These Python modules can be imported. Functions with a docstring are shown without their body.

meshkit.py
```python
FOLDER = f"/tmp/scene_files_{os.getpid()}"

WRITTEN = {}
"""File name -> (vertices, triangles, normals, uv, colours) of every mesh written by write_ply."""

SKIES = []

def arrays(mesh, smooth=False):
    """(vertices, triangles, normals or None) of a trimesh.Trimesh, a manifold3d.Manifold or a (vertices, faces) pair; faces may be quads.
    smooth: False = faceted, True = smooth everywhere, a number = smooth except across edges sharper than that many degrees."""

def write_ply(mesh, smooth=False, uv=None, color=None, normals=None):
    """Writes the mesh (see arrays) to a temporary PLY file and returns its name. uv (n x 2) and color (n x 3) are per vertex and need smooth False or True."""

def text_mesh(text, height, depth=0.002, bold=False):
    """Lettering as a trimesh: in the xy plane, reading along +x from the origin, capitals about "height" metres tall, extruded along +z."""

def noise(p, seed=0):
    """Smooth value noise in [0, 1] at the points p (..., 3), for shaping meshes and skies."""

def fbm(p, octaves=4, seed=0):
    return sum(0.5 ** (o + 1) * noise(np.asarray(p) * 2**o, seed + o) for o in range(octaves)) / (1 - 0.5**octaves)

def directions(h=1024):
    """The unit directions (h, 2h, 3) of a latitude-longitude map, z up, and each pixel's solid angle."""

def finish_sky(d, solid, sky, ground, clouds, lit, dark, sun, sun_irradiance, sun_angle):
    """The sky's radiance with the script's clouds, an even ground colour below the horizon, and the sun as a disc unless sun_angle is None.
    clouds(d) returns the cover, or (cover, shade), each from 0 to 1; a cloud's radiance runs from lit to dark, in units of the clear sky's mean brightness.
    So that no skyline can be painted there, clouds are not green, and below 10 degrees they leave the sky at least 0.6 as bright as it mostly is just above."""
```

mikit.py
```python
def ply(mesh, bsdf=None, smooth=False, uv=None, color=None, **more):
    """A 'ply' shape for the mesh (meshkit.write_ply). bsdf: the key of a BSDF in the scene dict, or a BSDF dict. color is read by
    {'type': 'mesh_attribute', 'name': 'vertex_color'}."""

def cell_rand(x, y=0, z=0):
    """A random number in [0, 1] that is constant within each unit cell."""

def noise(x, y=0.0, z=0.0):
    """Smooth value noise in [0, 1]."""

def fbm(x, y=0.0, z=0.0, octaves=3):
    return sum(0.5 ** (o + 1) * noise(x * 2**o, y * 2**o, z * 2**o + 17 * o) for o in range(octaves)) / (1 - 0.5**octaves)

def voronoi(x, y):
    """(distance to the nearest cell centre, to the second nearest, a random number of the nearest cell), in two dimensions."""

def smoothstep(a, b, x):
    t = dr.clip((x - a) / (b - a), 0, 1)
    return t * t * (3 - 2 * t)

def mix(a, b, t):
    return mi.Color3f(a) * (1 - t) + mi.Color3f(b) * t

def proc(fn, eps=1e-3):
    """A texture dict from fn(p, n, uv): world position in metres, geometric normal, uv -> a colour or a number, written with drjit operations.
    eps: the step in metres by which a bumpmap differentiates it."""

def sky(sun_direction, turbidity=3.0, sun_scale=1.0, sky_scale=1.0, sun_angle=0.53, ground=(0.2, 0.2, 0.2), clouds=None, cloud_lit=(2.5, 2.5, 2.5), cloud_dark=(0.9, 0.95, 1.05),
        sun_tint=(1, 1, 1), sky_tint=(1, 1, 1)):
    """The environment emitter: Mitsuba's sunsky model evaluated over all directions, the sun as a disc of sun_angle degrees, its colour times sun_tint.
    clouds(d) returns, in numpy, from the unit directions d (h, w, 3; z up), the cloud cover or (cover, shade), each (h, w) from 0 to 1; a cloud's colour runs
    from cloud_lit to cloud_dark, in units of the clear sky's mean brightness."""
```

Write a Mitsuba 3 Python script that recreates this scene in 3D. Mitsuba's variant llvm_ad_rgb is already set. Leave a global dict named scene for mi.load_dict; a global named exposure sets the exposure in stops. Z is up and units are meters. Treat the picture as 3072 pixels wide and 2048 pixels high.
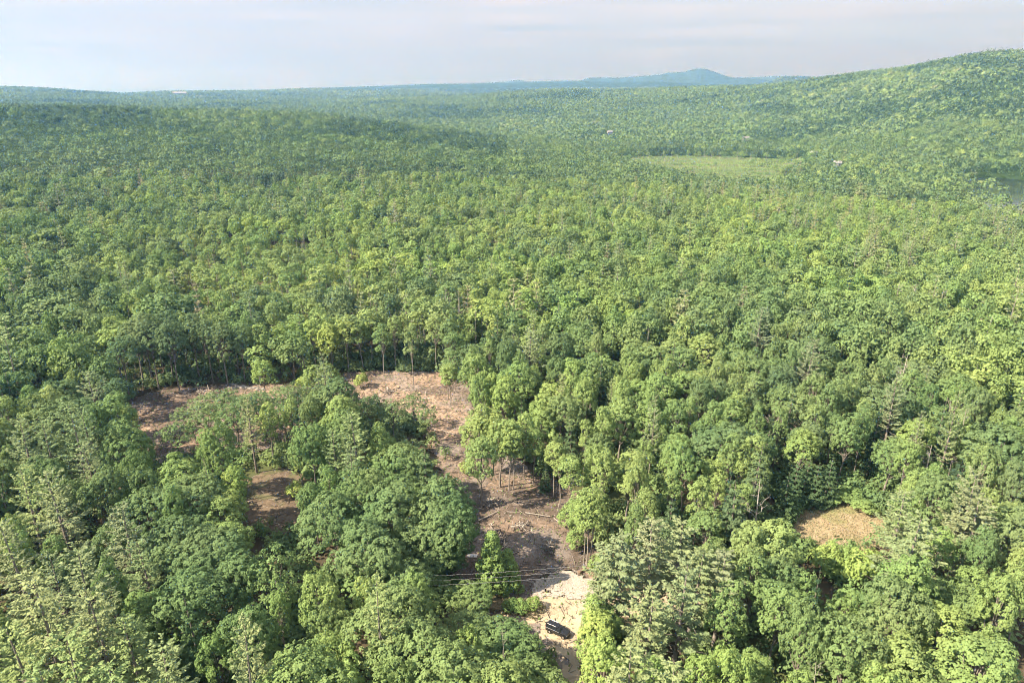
import math
import numpy as np
import drjit as dr
import mitsuba as mi
import mikit
import meshkit
import trimesh
import shapely
from shapely.geometry import Polygon
from shapely.ops import unary_union
from mikit import noise, fbm, smoothstep, mix, cell_rand
from scipy.interpolate import RBFInterpolator

T = mi.ScalarTransform4f
scene, labels = {}, {}

# ------------------------------------------------------------------ camera, sky, exposure
EYE = 90.0                                  # the drone's height over the dirt road
PITCH = math.radians(20.3)
exposure = 3.4
scene['camera'] = {
    'type': 'perspective', 'fov': 73.74, 'fov_axis': 'x', 'near_clip': 1.0, 'far_clip': 80000.0,
    'to_world': T().look_at(origin=[0, 0, EYE], target=[0, math.cos(PITCH), EYE - math.sin(PITCH)], up=[0, 0, 1]),
    'medium': {'type': 'ref', 'id': 'air'},
}
SUN_AZ, SUN_EL = math.radians(199.0), math.radians(42.0)       # measured anticlockwise from +x: left, a little behind the camera
SUN = [math.cos(SUN_AZ) * math.cos(SUN_EL), math.sin(SUN_AZ) * math.cos(SUN_EL), math.sin(SUN_EL)]


def cirrus(d):
    """Thin high cloud drawn out sideways over most of the sky, thinner near the horizon."""
    z = np.maximum(d[..., 2], 0.02)
    q = np.stack([d[..., 0] / z * 0.35, d[..., 1] / z * 0.9, z * 0], -1)
    f = meshkit.fbm(q * 1.3 + 5.0, 5, 3)
    g = meshkit.fbm(q * 0.5 + 11.0, 3, 9)
    cover = np.clip(0.66 + 0.5 * (f - 0.5) + 0.6 * (g - 0.5), 0.3, 0.95)
    low = np.clip(1 - d[..., 2] / 0.22, 0, 1) ** 1.5                   # the summer murk thickens to a veil near the horizon
    return np.clip(cover + low * (0.97 - cover), 0, 1), np.clip(0.10 + 0.95 * low - 0.9 * (f - 0.5), 0, 1)


scene['sky'] = mikit.sky(SUN, turbidity=3.0, clouds=cirrus, cloud_lit=(1.42, 1.33, 1.32), cloud_dark=(0.74, 0.79, 0.87), sky_tint=(0.80, 0.80, 0.80), sun_tint=(0.94, 1.0, 1.08), ground=(0.08, 0.1, 0.06))

AIR = 9.5e-5
scene['air'] = {'type': 'homogeneous', 'albedo': {'type': 'rgb', 'value': [0.87, 0.86, 1.0]},
                'sigma_t': {'type': 'rgb', 'value': [AIR * 0.42, AIR, AIR * 1.8]},
                'phase': {'type': 'hg', 'g': 0.6}}

# ------------------------------------------------------------------ materials
STOPS = [(0.00, (0.050, 0.090, 0.052)), (0.07, (0.138, 0.206, 0.092)), (0.20, (0.160, 0.236, 0.095)), (0.40, (0.196, 0.284, 0.104)), (0.60, (0.250, 0.328, 0.108)),
         (0.80, (0.212, 0.280, 0.148)), (1.00, (0.320, 0.260, 0.170))]      # reflected and transmitted light together


def leaf_colour(p, n, uv):
    """uv.x: a random number of the leaf; uv.y: the tree's place on the palette."""
    h = uv.y
    c = mi.Color3f(STOPS[0][1])
    for (a, ca), (b, cb) in zip(STOPS, STOPS[1:]):
        t = dr.clip((h - a) / (b - a), 0, 1)
        c = c + (mi.Color3f(cb) - mi.Color3f(ca)) * t
    w = noise(p.x / 34.0, p.y / 34.0, 0.0)
    s = noise(p.x / 9.0, p.y / 9.0, 3.0)
    c = c * (0.74 + 0.18 * uv.x + 0.32 * w + 0.26 * s)
    return c * mi.Color3f(1.0 + 0.22 * (s - 0.5), 1.0, 1.0 - 0.3 * (w - 0.5))


scene['foliage'] = {'type': 'principledthin', 'base_color': mikit.proc(leaf_colour), 'roughness': 0.55, 'diff_trans': 0.5, 'spec_trans': 0.0, 'eta': 1.4}


def bark_colour(p, n, uv):
    """uv.y: from dark brown to bleached."""
    c = mix((0.075, 0.062, 0.052), (0.46, 0.42, 0.38), uv.y)
    return c * (0.7 + 0.6 * noise(p.x * 6, p.y * 6, p.z * 1.5))


scene['bark'] = {'type': 'twosided', 'bsdf': {'type': 'diffuse', 'reflectance': mikit.proc(bark_colour)}}


def floor_colour(p, n, uv):
    a = fbm(p.x / 3.0, p.y / 3.0, 0.0, 4)
    b = noise(p.x / 22.0, p.y / 22.0, 5.0)
    c = mix((0.055, 0.048, 0.033), (0.125, 0.10, 0.068), a)
    return mix(c, (0.075, 0.10, 0.04), smoothstep(0.45, 0.8, b) * 0.8)


def far_colour(p, n, uv):
    r = dr.sqrt(p.x * p.x + p.y * p.y)
    c = floor_colour(p, n, uv)
    g = mix((0.022, 0.045, 0.02), (0.055, 0.09, 0.034), fbm(p.x / 45.0, p.y / 45.0, 1.0, 4))
    return mix(c, g, smoothstep(420.0, 900.0, r))


scene['ground_soil'] = {'type': 'diffuse', 'reflectance': mikit.proc(far_colour)}
scene['ground_soil'] = {'type': 'twosided', 'bsdf': scene['ground_soil']}
# ------------------------------------------------------------------ the survey: metres from the viewpoint's foot
BASE = [(-0.7027, 1140.0, 55.8), (-0.6164, 1140.0, 54.7), (-0.5358, 1140.0, 51.1), (-0.4466, 1140.0, 46.9), (-0.3488, 1140.0, 43.0), (-0.2435, 1140.0, 36.6), (-0.1552, 1140.0, 21.1), (-0.0636, 1140.0, 5.3), (0.0066, 1140.0, -1.5), (0.0769, 1140.0, -8.0), (0.2709, 1063.0, -16.7), (0.1709, 1116.0, -14.4), (0.3697, 1032.0, -12.5), (0.6064, 882.0, -5.9), (0.7034, 864.0, 1.3), (0.5077, 960.0, -9.1), (-0.0168, 1639.0, -17.2), (0.0998, 1560.0, -18.0), (-0.1087, 2400.0, 7.2), (-0.2423, 2760.0, 22.5), (-0.4449, 3120.0, 34.6), (-0.6148, 3360.0, 45.1), (0.076, 2040.0, -1.0), (0.2131, 1680.0, -8.6), (-1.0472, 30.0, 0.0), (-1.0472, 84.0, 0.0), (-1.0472, 144.0, 0.0), (-1.0472, 228.0, 0.0), (-1.0472, 384.0, 11.8), (-1.0472, 720.0, 34.4), (-1.0472, 1680.0, 8.0), (-1.0472, 4200.0, 10.0), (-1.0472, 7200.0, 0.0), (-1.0472, 13200.0, 0.0), (-1.0472, 19200.0, 0.0), (-0.6981, 30.0, 0.0), (-0.6981, 84.0, 0.0), (-0.6981, 144.0, 0.0), (-0.6981, 228.0, 0.0), (-0.6981, 384.0, 8.2), (-0.6981, 720.0, 23.6), (-0.6981, 1680.0, 8.0), (-0.6981, 4200.0, 10.0), (-0.6981, 7200.0, 0.0), (-0.6981, 13200.0, 0.0), (-0.6981, 19200.0, 0.0), (-0.3491, 30.0, 0.0), (-0.3491, 84.0, 0.0), (-0.3491, 144.0, 0.0), (-0.3491, 228.0, 0.0), (-0.3491, 384.0, 4.6), (-0.3491, 720.0, 12.8), (-0.3491, 1680.0, 8.0), (-0.3491, 4200.0, 10.0), (-0.3491, 7200.0, 0.0), (-0.3491, 13200.0, 0.0), (-0.3491, 19200.0, 0.0), (0.0, 30.0, 0.0), (0.0, 84.0, 0.0), (0.0, 144.0, 0.0), (0.0, 228.0, 0.0), (0.0, 384.0, -0.0), (0.0, 720.0, -0.0), (0.0, 4200.0, 10.0), (0.0, 7200.0, 0.0), (0.0, 13200.0, 0.0), (0.0, 19200.0, 0.0), (0.3491, 30.0, 0.0), (0.3491, 84.0, 0.0), (0.3491, 144.0, 0.0), (0.3491, 228.0, 0.0), (0.3491, 384.0, -1.8), (0.3491, 720.0, -7.2), (0.3491, 4200.0, 10.0), (0.3491, 7200.0, 0.0), (0.3491, 13200.0, 0.0), (0.3491, 19200.0, 0.0), (0.3491, 1560.0, -15.0), (0.3491, 2880.0, -5.0), (0.6981, 30.0, 0.0), (0.6981, 84.0, 0.0), (0.6981, 144.0, 0.0), (0.6981, 228.0, 0.0), (0.6981, 384.0, -3.6), (0.6981, 720.0, -10.8), (0.6981, 4200.0, 10.0), (0.6981, 7200.0, 0.0), (0.6981, 13200.0, 0.0), (0.6981, 19200.0, 0.0), (0.6981, 1560.0, -15.0), (0.6981, 2880.0, -5.0), (1.0472, 30.0, 0.0), (1.0472, 84.0, 0.0), (1.0472, 144.0, 0.0), (1.0472, 228.0, 0.0), (1.0472, 384.0, -5.4), (1.0472, 720.0, -10.8), (1.0472, 4200.0, 10.0), (1.0472, 7200.0, 0.0), (1.0472, 13200.0, 0.0), (1.0472, 19200.0, 0.0), (1.0472, 1560.0, -15.0), (1.0472, 2880.0, -5.0)]
RIDGES = [(760, 900, [(-0.1981, 3300, 29.1), (-0.1398, 3300, 40.0), (-0.0853, 3300, 45.4), (-0.0395, 3300, 51.0), (-0.0138, 3200, 58.7), (0.0472, 3200, 69.7), (0.0936, 3200, 72.5), (0.1258, 3150, 68.5), (0.1626, 3100, 71.3), (0.2276, 3000, 79.0), (0.2603, 2900, 82.5), (0.3032, 2800, 84.5), (0.3348, 2700, 87.4), (0.3753, 2600, 97.1), (0.3909, 2550, 104.7), (0.4137, 2500, 109.7), (0.4503, 2450, 122.5), (0.4709, 2400, 124.7), (0.5009, 2350, 133.3), (0.5192, 2300, 144.1), (0.5435, 2250, 152.9), (0.5656, 2250, 159.0), (0.5896, 2250, 165.1), (0.6049, 2250, 161.8), (0.6435, 2250, 152.4), (0.7273, 2250, 123.4)]), (1200, 900, [(-0.7735, 4300, 91.1), (-0.671, 4300, 88.2), (-0.6126, 4300, 84.2), (-0.5815, 4300, 79.7), (-0.5493, 4300, 70.4), (-0.5159, 4300, 57.4), (-0.4951, 4300, 49.0), (-0.4703, 4300, 37.0), (-0.407, 4300, 15.3)]), (1300, 1000, [(-0.5343, 5400, 18.7), (-0.5059, 5400, 38.2), (-0.4807, 5400, 47.9), (-0.4514, 5400, 58.0), (-0.4209, 5400, 57.7), (-0.3883, 5400, 59.6), (-0.3419, 5400, 59.2), (-0.3004, 5400, 67.8), (-0.2776, 5400, 74.5), (-0.2305, 5400, 63.1), (-0.1972, 5400, 65.3), (-0.1653, 5400, 69.8), (-0.1223, 5400, 58.2), (-0.0852, 5400, 32.6), (-0.0396, 5400, -0.2)]), (1500, 1200, [(-0.3664, 8000, 46.3), (-0.2774, 8000, 94.7), (-0.2302, 8000, 104.8), (-0.1747, 8000, 118.5), (-0.1219, 8000, 135.7), (-0.0848, 8000, 139.3), (-0.0164, 8000, 146.3), (0.0543, 8000, 159.8), (0.1037, 8000, 159.6), (0.1647, 8000, 148.9), (0.2066, 8000, 151.8), (0.2298, 8000, 138.1), (0.3363, 8000, 104.3), (0.4162, 8000, 63.0)]), (900, 900, [(0.2956, 6800, 66.0), (0.3308, 6800, 116.0), (0.3463, 6800, 156.8), (0.3584, 6800, 175.5), (0.3751, 6800, 175.0), (0.4065, 6800, 160.6), (0.453, 6800, 106.8), (0.4906, 6800, 54.9)]), (2200, 1500, [(-0.1076, 12000, 112.6), (-0.0165, 12000, 143.6), (0.052, 12000, 164.1), (0.091, 12000, 209.8), (0.1067, 12000, 257.8), (0.1197, 12000, 260.1), (0.1412, 12000, 254.6), (0.1643, 12000, 269.1), (0.2019, 12000, 302.8), (0.2061, 12000, 322.5), (0.2208, 12000, 331.7), (0.2324, 12000, 345.8), (0.2399, 12000, 370.0), (0.2496, 12000, 388.9), (0.2582, 12000, 378.5), (0.27, 12000, 333.6), (0.2804, 12000, 288.9), (0.2916, 12000, 254.1), (0.3191, 12000, 238.2), (0.3402, 12000, 208.2), (0.376, 12000, 159.0), (0.4536, 12000, 73.4)]), (1500, 1500, [(-0.3659, 15500, 55.3), (-0.2834, 15500, 92.7), (-0.2406, 15500, 105.7), (-0.1525, 15500, 145.3), (-0.0621, 15500, 185.6), (-0.037, 15500, 205.6), (-0.0073, 15500, 232.1), (0.0073, 15500, 265.2), (0.0187, 15500, 232.1), (0.0747, 15500, 251.5), (0.1423, 15500, 230.7), (0.2516, 15500, 285.2), (0.323, 15500, 306.1), (0.3436, 15500, 323.2), (0.3641, 15500, 315.3), (0.3946, 15500, 282.1), (0.4887, 15500, 186.3)]), (1500, 1500, [(-0.7, 15000, 37.8), (-0.5824, 15000, 38.4), (-0.5019, 15000, 24.5), (-0.4054, 15000, 39.1), (-0.3659, 15000, 56.4)])]
SOIL = [[(-86.1, 158.0), (-88.9, 152.6), (-91.0, 151.7), (-93.3, 152.2), (-108.1, 169.4), (-118.5, 188.3), (-117.9, 190.9), (-111.1, 199.3), (-109.4, 200.0), (-85.2, 203.9), (-82.9, 203.3), (-81.5, 201.8), (-69.0, 203.8), (-57.9, 208.5), (-57.3, 211.7), (-54.4, 213.4), (-26.5, 213.3), (-14.7, 207.2), (-13.0, 204.6), (-11.6, 185.0), (-9.3, 164.6), (-7.0, 158.8), (-2.0, 157.8), (-0.3, 156.9), (5.0, 148.1), (10.9, 143.8), (16.0, 139.3), (17.0, 137.7), (16.2, 128.7), (17.4, 119.3), (20.6, 112.2), (22.5, 104.1), (21.8, 101.9), (19.1, 98.6), (15.6, 90.1), (10.7, 86.7), (7.6, 86.8), (6.1, 88.1), (0.7, 97.3), (-7.3, 100.1), (-9.1, 101.6), (-11.4, 109.2), (-13.7, 113.0), (-15.8, 127.9), (-19.1, 140.1), (-18.7, 143.4), (-19.3, 155.7), (-22.4, 162.4), (-25.5, 174.6), (-32.8, 178.8), (-41.7, 187.6), (-43.3, 188.0), (-42.4, 184.1), (-43.4, 181.6), (-65.9, 160.5), (-67.8, 159.7)]]
LEAFY = [[(-67.1, 142.1), (-67.5, 143.8), (-66.8, 145.6), (-60.4, 150.9), (-58.7, 151.4), (-56.9, 150.8), (-48.6, 143.0), (-47.8, 141.5), (-44.9, 129.1), (-46.9, 122.9), (-48.2, 122.1), (-50.0, 122.2), (-57.3, 126.5)]]
GRASS = [[(63.1, 130.0), (70.6, 138.6), (72.2, 139.0), (78.2, 138.7), (79.8, 137.4), (82.9, 130.9), (81.7, 122.5), (80.4, 120.9), (73.1, 117.0), (66.7, 117.7), (61.9, 119.8), (60.6, 121.7), (60.5, 123.7)]]
OPEN = [[(50.0, 97.6), (62.6, 122.0), (65.1, 129.6), (71.5, 136.8), (77.7, 136.7), (81.0, 130.2), (79.8, 123.2), (76.6, 121.1), (76.2, 119.5), (74.5, 118.4), (74.0, 116.0), (72.2, 114.7), (71.8, 112.4), (70.1, 111.2), (69.7, 109.1), (68.2, 108.0), (67.7, 105.9), (66.3, 104.9), (65.9, 103.0), (64.5, 101.9), (62.3, 97.2), (56.8, 94.3), (50.5, 96.1)], [(-47.1, 132.2), (-39.3, 111.0), (-37.1, 101.6), (-38.7, 98.4), (-44.2, 101.1), (-51.1, 112.4), (-58.8, 130.9), (-65.8, 143.0), (-65.7, 144.5), (-59.5, 149.7), (-57.9, 149.7), (-49.4, 141.5)], [(22.6, 98.3), (21.8, 96.0), (22.0, 94.1), (21.2, 93.0), (21.4, 91.2), (20.6, 90.2), (18.6, 78.7), (15.1, 77.7), (14.3, 80.7), (12.9, 79.1), (10.3, 72.5), (8.4, 71.2), (6.5, 71.4), (2.1, 78.8), (-5.1, 81.7), (-6.7, 87.2), (-8.4, 89.8), (-10.1, 101.4), (-12.7, 110.8), (-13.7, 125.5), (-15.3, 128.9), (-18.1, 139.5), (-24.3, 143.0), (-31.7, 150.2), (-39.8, 152.7), (-49.3, 189.7), (-55.4, 209.0), (-54.8, 210.7), (-27.0, 210.9), (-15.6, 204.7), (-11.7, 164.0), (-8.8, 156.6), (-2.2, 155.2), (3.1, 146.3), (14.4, 137.3), (13.7, 128.7), (15.0, 118.6), (18.2, 111.4), (19.8, 105.1), (22.5, 105.7), (23.7, 104.8), (24.6, 99.7)], [(-81.2, 192.3), (-64.2, 153.0), (-67.1, 147.5), (-74.2, 143.2), (-68.9, 129.3), (-71.0, 123.6), (-72.2, 122.8), (-73.5, 123.4), (-83.1, 134.8), (-101.1, 164.9), (-105.9, 170.7), (-116.0, 188.9), (-109.3, 197.5), (-84.9, 201.4), (-83.7, 200.6), (-80.8, 194.2)]]
SEMI = [[(-96.2, 181.9), (-84.1, 197.3), (-67.9, 199.9), (-52.3, 206.6), (-46.4, 184.2), (-59.6, 171.4), (-68.2, 163.7), (-87.2, 161.9)]]
ROAD = [[(1.5, 100.3), (3.4, 103.8), (5.3, 105.3), (14.1, 104.2), (36.4, 107.5), (34.8, 101.6), (25.7, 99.0), (17.8, 98.6), (13.2, 92.7), (11.1, 82.2), (6.6, 82.2), (8.5, 88.6), (3.8, 96.2), (-5.0, 94.6), (-16.2, 90.4), (-16.8, 95.0), (-5.2, 99.0)]]
GRAVEL = [[(4.2, 108.4), (7.5, 110.7), (10.9, 112.4), (13.5, 110.9), (16.1, 107.5), (16.7, 104.7), (7.8, 104.2), (4.7, 104.7)]]
MARSH = [[(156.5, 1119.1), (201.3, 1162.7), (290.9, 1190.0), (368.9, 1168.1), (433.2, 1119.1), (433.7, 1043.4), (347.1, 830.4), (298.0, 742.4), (247.6, 729.1), (204.7, 763.0), (181.8, 861.0), (166.0, 986.1)]]
POND = [[(477.1, 751.3), (506.4, 774.1), (537.3, 765.2), (563.1, 727.5), (586.5, 656.1), (479.9, 509.6), (393.0, 492.4), (383.8, 518.4), (413.7, 589.3), (447.9, 662.9), (462.9, 712.9)]]
HEROES = [
    ('edge', 0.1, -117.9, 199.9, 24, 5.2),
    ('edge', 0.1, -115.3, 201.2, 25, 5),
    ('edge', 0.1, -112.1, 198.1, 24, 4.6),
    ('edge', 0.1, -111.0, 205.2, 25, 5),
    ('edge', 0.1, -105.2, 197.3, 24, 4.4),
    ('edge', 0.1, -102.8, 206.6, 23, 4.6),
    ('edge', 0.1, -97.3, 203.9, 22, 4),
    ('edge', 0.1, -91.4, 201.2, 22, 4.2),
    ('edge', 0.1, -117.8, 191.2, 22, 4.5),
    ('edge', 0.1, -87.0, 203.9, 21, 4),
    ('slender', 0.42, -76.7, 210.8, 20, 3.0),
    ('slender', 0.42, -70.9, 212.2, 21, 3.2),
    ('slender', 0.42, -65.5, 210.8, 21, 3.0),
    ('slender', 0.42, -60.4, 212.8, 22, 3),
    ('slender', 0.42, -55.2, 212.2, 22, 3.4),
    ('slender', 0.42, -50.4, 213.6, 21, 3),
    ('slender', 0.42, -42.7, 209.4, 20, 3),
    ('slender', 0.42, -32.0, 202.5, 22, 2.6),
    ('slender', 0.42, -39.4, 215.1, 21, 3),
    ('slender', 0.42, -25.7, 215.1, 22, 3.4),
    ('slender', 0.42, -21.0, 213.6, 21, 3),
    ('slender', 0.42, -18.3, 196.1, 16, 2.8),
    ('slender', 0.42, -19.6, 191.2, 14, 2.6),
    ('slender', 0.42, -17.8, 203.9, 20, 3),
    ('slender', 0.56, -18.8, 187.6, 15, 3.0),
    ('maple', 0.6, -74.9, 190.1, 15, 3.6),
    ('maple', 0.4, -59.6, 186.7, 14, 3.2),
    ('maple', 0.44, -52.4, 180.6, 17, 3.8),
    ('dead', 0.9, -117.7, 175.5, 12, 4.5),
    ('maple', 0.58, -100.7, 160.5, 13, 2.6),
    ('openoak', 0.16, -80.9, 162.8, 13, 4.6),
    ('openoak', 0.14, -72.6, 160.4, 15, 6.0),
    ('openoak', 0.2, -61.5, 171.4, 15, 4.5),
    ('openoak', 0.2, -67.7, 167.5, 14, 4.5),
    ('openoak', 0.16, -85.4, 163.7, 12, 4.6),
    ('openoak', 0.16, -78.7, 167.5, 14, 5.2),
    ('openoak', 0.16, -70.7, 165.6, 13, 5),
    ('openoak', 0.16, -60.4, 161.9, 14, 5.2),
    ('openoak', 0.16, -55.7, 167.5, 13, 4.6),
    ('openoak', 0.16, -45.6, 171.4, 11, 3.8),
    ('openoak', 0.16, -38.3, 167.5, 13, 4.2),
    ('openoak', 0.16, -32.1, 163.7, 13, 4),
    ('openoak', 0.16, -85.1, 153.2, 12, 4.4),
    ('openoak', 0.16, -86.1, 173.0, 11, 4.4),
    ('openoak', 0.16, -80.6, 177.2, 10, 4.2),
    ('openoak', 0.16, -71.9, 174.5, 11, 4.2),
    ('openoak', 0.16, -65.2, 177.2, 11, 4.2),
    ('openoak', 0.16, -59.4, 180.8, 10, 4),
    ('openoak', 0.16, -13.2, 97.6, 9, 3.6),
    ('openoak', 0.16, -16.8, 98.5, 9, 3.8),
    ('openoak', 0.16, -11.2, 95.0, 8, 3.4),
    ('openoak', 0.16, -20.0, 96.8, 10, 4),
    ('openoak', 0.16, -14.8, 101.6, 9, 3.2),
    ('openoak', 0.22, -53.7, 177.6, 12, 3.4),
    ('openoak', 0.22, -22.2, 163.7, 11, 3.2),
    ('openoak', 0.18, -27.7, 171.4, 12, 3.4),
    ('pine', 0.78, -82.3, 106.1, 26, 5.5),
    ('pine', 0.78, -90.5, 109.5, 25, 5),
    ('pine', 0.78, -67.9, 99.7, 23, 4.6),
    ('pine', 0.78, -65.8, 76.0, 28, 6.2),
    ('pine', 0.78, -57.6, 75.3, 25, 5),
    ('pine', 0.78, -56.0, 67.5, 26, 5.2),
    ('pine', 0.78, -44.7, 68.0, 24, 4.6),
    ('pine', 0.78, -55.8, 61.8, 27, 5),
    ('pine', 0.78, -53.2, 74.8, 22, 4.4),
    ('pine', 0.78, -99.1, 141.7, 22, 4.6),
    ('pine', 0.78, -106.5, 131.0, 24, 5),
    ('pine', 0.78, -86.9, 123.0, 22, 4.4),
    ('pine', 0.78, -80.6, 92.0, 25, 5.2),
    ('pine', 0.78, -99.6, 130.2, 24, 4.6),
    ('pine', 0.78, -49.9, 63.7, 24, 4.8),
    ('pine', 0.78, -65.5, 70.9, 25, 5),
    ('pine', 0.78, -61.5, 94.5, 20, 4),
    ('pine', 0.78, -34.8, 133.4, 24, 5.5),
    ('pine', 0.78, -39.1, 133.3, 20, 4.2),
    ('maple', 0.44, -51.7, 106.7, 17, 3.8),
    ('maple', 0.34, -57.3, 114.2, 17, 4.2),
    ('dead', 1.0, -50.4, 97.2, 10, 3.2),
    ('openoak', 0.1, -40.4, 93.2, 19, 5.2),
    ('cone', 0.42, -3.8, 105.3, 14, 3.7),
    ('cone', 0.42, -0.5, 105.7, 9.5, 2.7),
    ('snag', 1.0, -1.6, 116.6, 5.5, 1.2),
    ('slender', 0.5, -0.6, 140.5, 20, 2.6),
    ('slender', 0.5, 0.2, 140.8, 20, 2.6),
    ('slender', 0.5, -7.2, 146.5, 21, 2.6),
    ('slender', 0.5, -4.6, 147.6, 20, 2.4),
    ('slender', 0.5, 13.2, 127.2, 19, 2.6),
    ('slender', 0.5, 9.6, 136.6, 19, 2.4),
    ('slender', 0.5, 11.1, 134.5, 17, 2.2),
    ('slender', 0.5, 14.4, 113.2, 19, 2.4),
    ('slender', 0.5, 14.9, 112.9, 20, 2.6),
    ('slender', 0.5, 15.6, 113.3, 19, 2.4),
    ('slender', 0.5, 13.2, 119.3, 14, 2.0),
    ('slender', 0.5, 13.7, 88.1, 15, 2.2),
    ('slender', 0.5, 14.1, 85.9, 14, 2.2),
    ('slender', 0.5, 12.9, 85.2, 15, 2.4),
    ('slender', 0.5, 15.3, 87.6, 13, 2.2),
    ('slender', 0.42, 3.2, 145.3, 20, 2.6),
    ('slender', 0.45, 5.2, 143.0, 17, 2.4),
    ('sapling_spire', 0.45, 7.8, 140.5, 7, 1.6),
    ('pine', 0.8, 27.5, 95.8, 23, 5.6),
    ('pine', 0.8, 34.7, 92.3, 19.5, 5.2),
    ('pine', 0.8, 30.2, 92.7, 19, 4.8),
    ('pine', 0.8, 67.5, 95.4, 23.5, 6.5),
    ('pine', 0.8, 85.3, 106.5, 20, 6.0),
    ('pine', 0.82, 17.6, 91.8, 23, 6.5),
    ('pine', 0.82, 23.1, 94.4, 24, 5.6),
    ('pine', 0.82, 25.6, 84.3, 24, 5),
    ('pine', 0.82, 71.0, 106.4, 22, 5.0),
    ('pine', 0.82, 15.7, 69.2, 22, 4.8),
    ('pine', 0.82, 19.6, 65.7, 23, 5),
    ('pine', 0.82, 13.4, 67.0, 20, 4.4),
    ('pine', 0.82, 20.1, 80.8, 22, 4.6),
    ('pine', 0.82, 79.2, 207.5, 25, 5.5),
    ('pine', 0.82, 84.1, 180.9, 24, 4.6),
    ('pine', 0.82, 183.6, 310.0, 28, 6),
    ('pine', 0.82, 171.9, 323.0, 27, 5.5),
    ('pine', 0.82, 188.4, 349.4, 27, 5.5),
    ('pine', 0.82, 221.8, 336.6, 26, 6),
    ('pine', 0.82, 245.0, 483.9, 26, 5),
    ('pine', 0.82, 243.1, 410.0, 26, 5.5),
    ('pine', 0.82, 50.3, 314.4, 24, 5),
    ('pine', 0.82, 85.0, 108.8, 24, 5),
    ('pine', 0.82, 15.3, 91.1, 18, 4.2),
    ('oak', 0.07, -0.7, 85.6, 11, 5.2),
    ('oak', 0.2, -7.4, 97.1, 8, 3.8),
    ('oak', 0.05, -7.7, 86.9, 11, 5.0),
    ('oak', 0.05, -11.7, 107.3, 20, 5),
    ('oak', 0.06, -11.8, 109.9, 12, 4.2),
    ('oak', 0.05, -12.6, 108.7, 8, 3.6),
    ('oak', 0.08, -13.2, 76.4, 20, 6),
    ('oak', 0.03, 3.0, 74.5, 14, 4.6),
    ('oak', 0.1, -2.5, 71.1, 19, 5.5),
    ('oak', 0.07, -8.6, 70.3, 20, 6),
    ('oak', 0.05, -17.8, 83.2, 20, 6),
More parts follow.
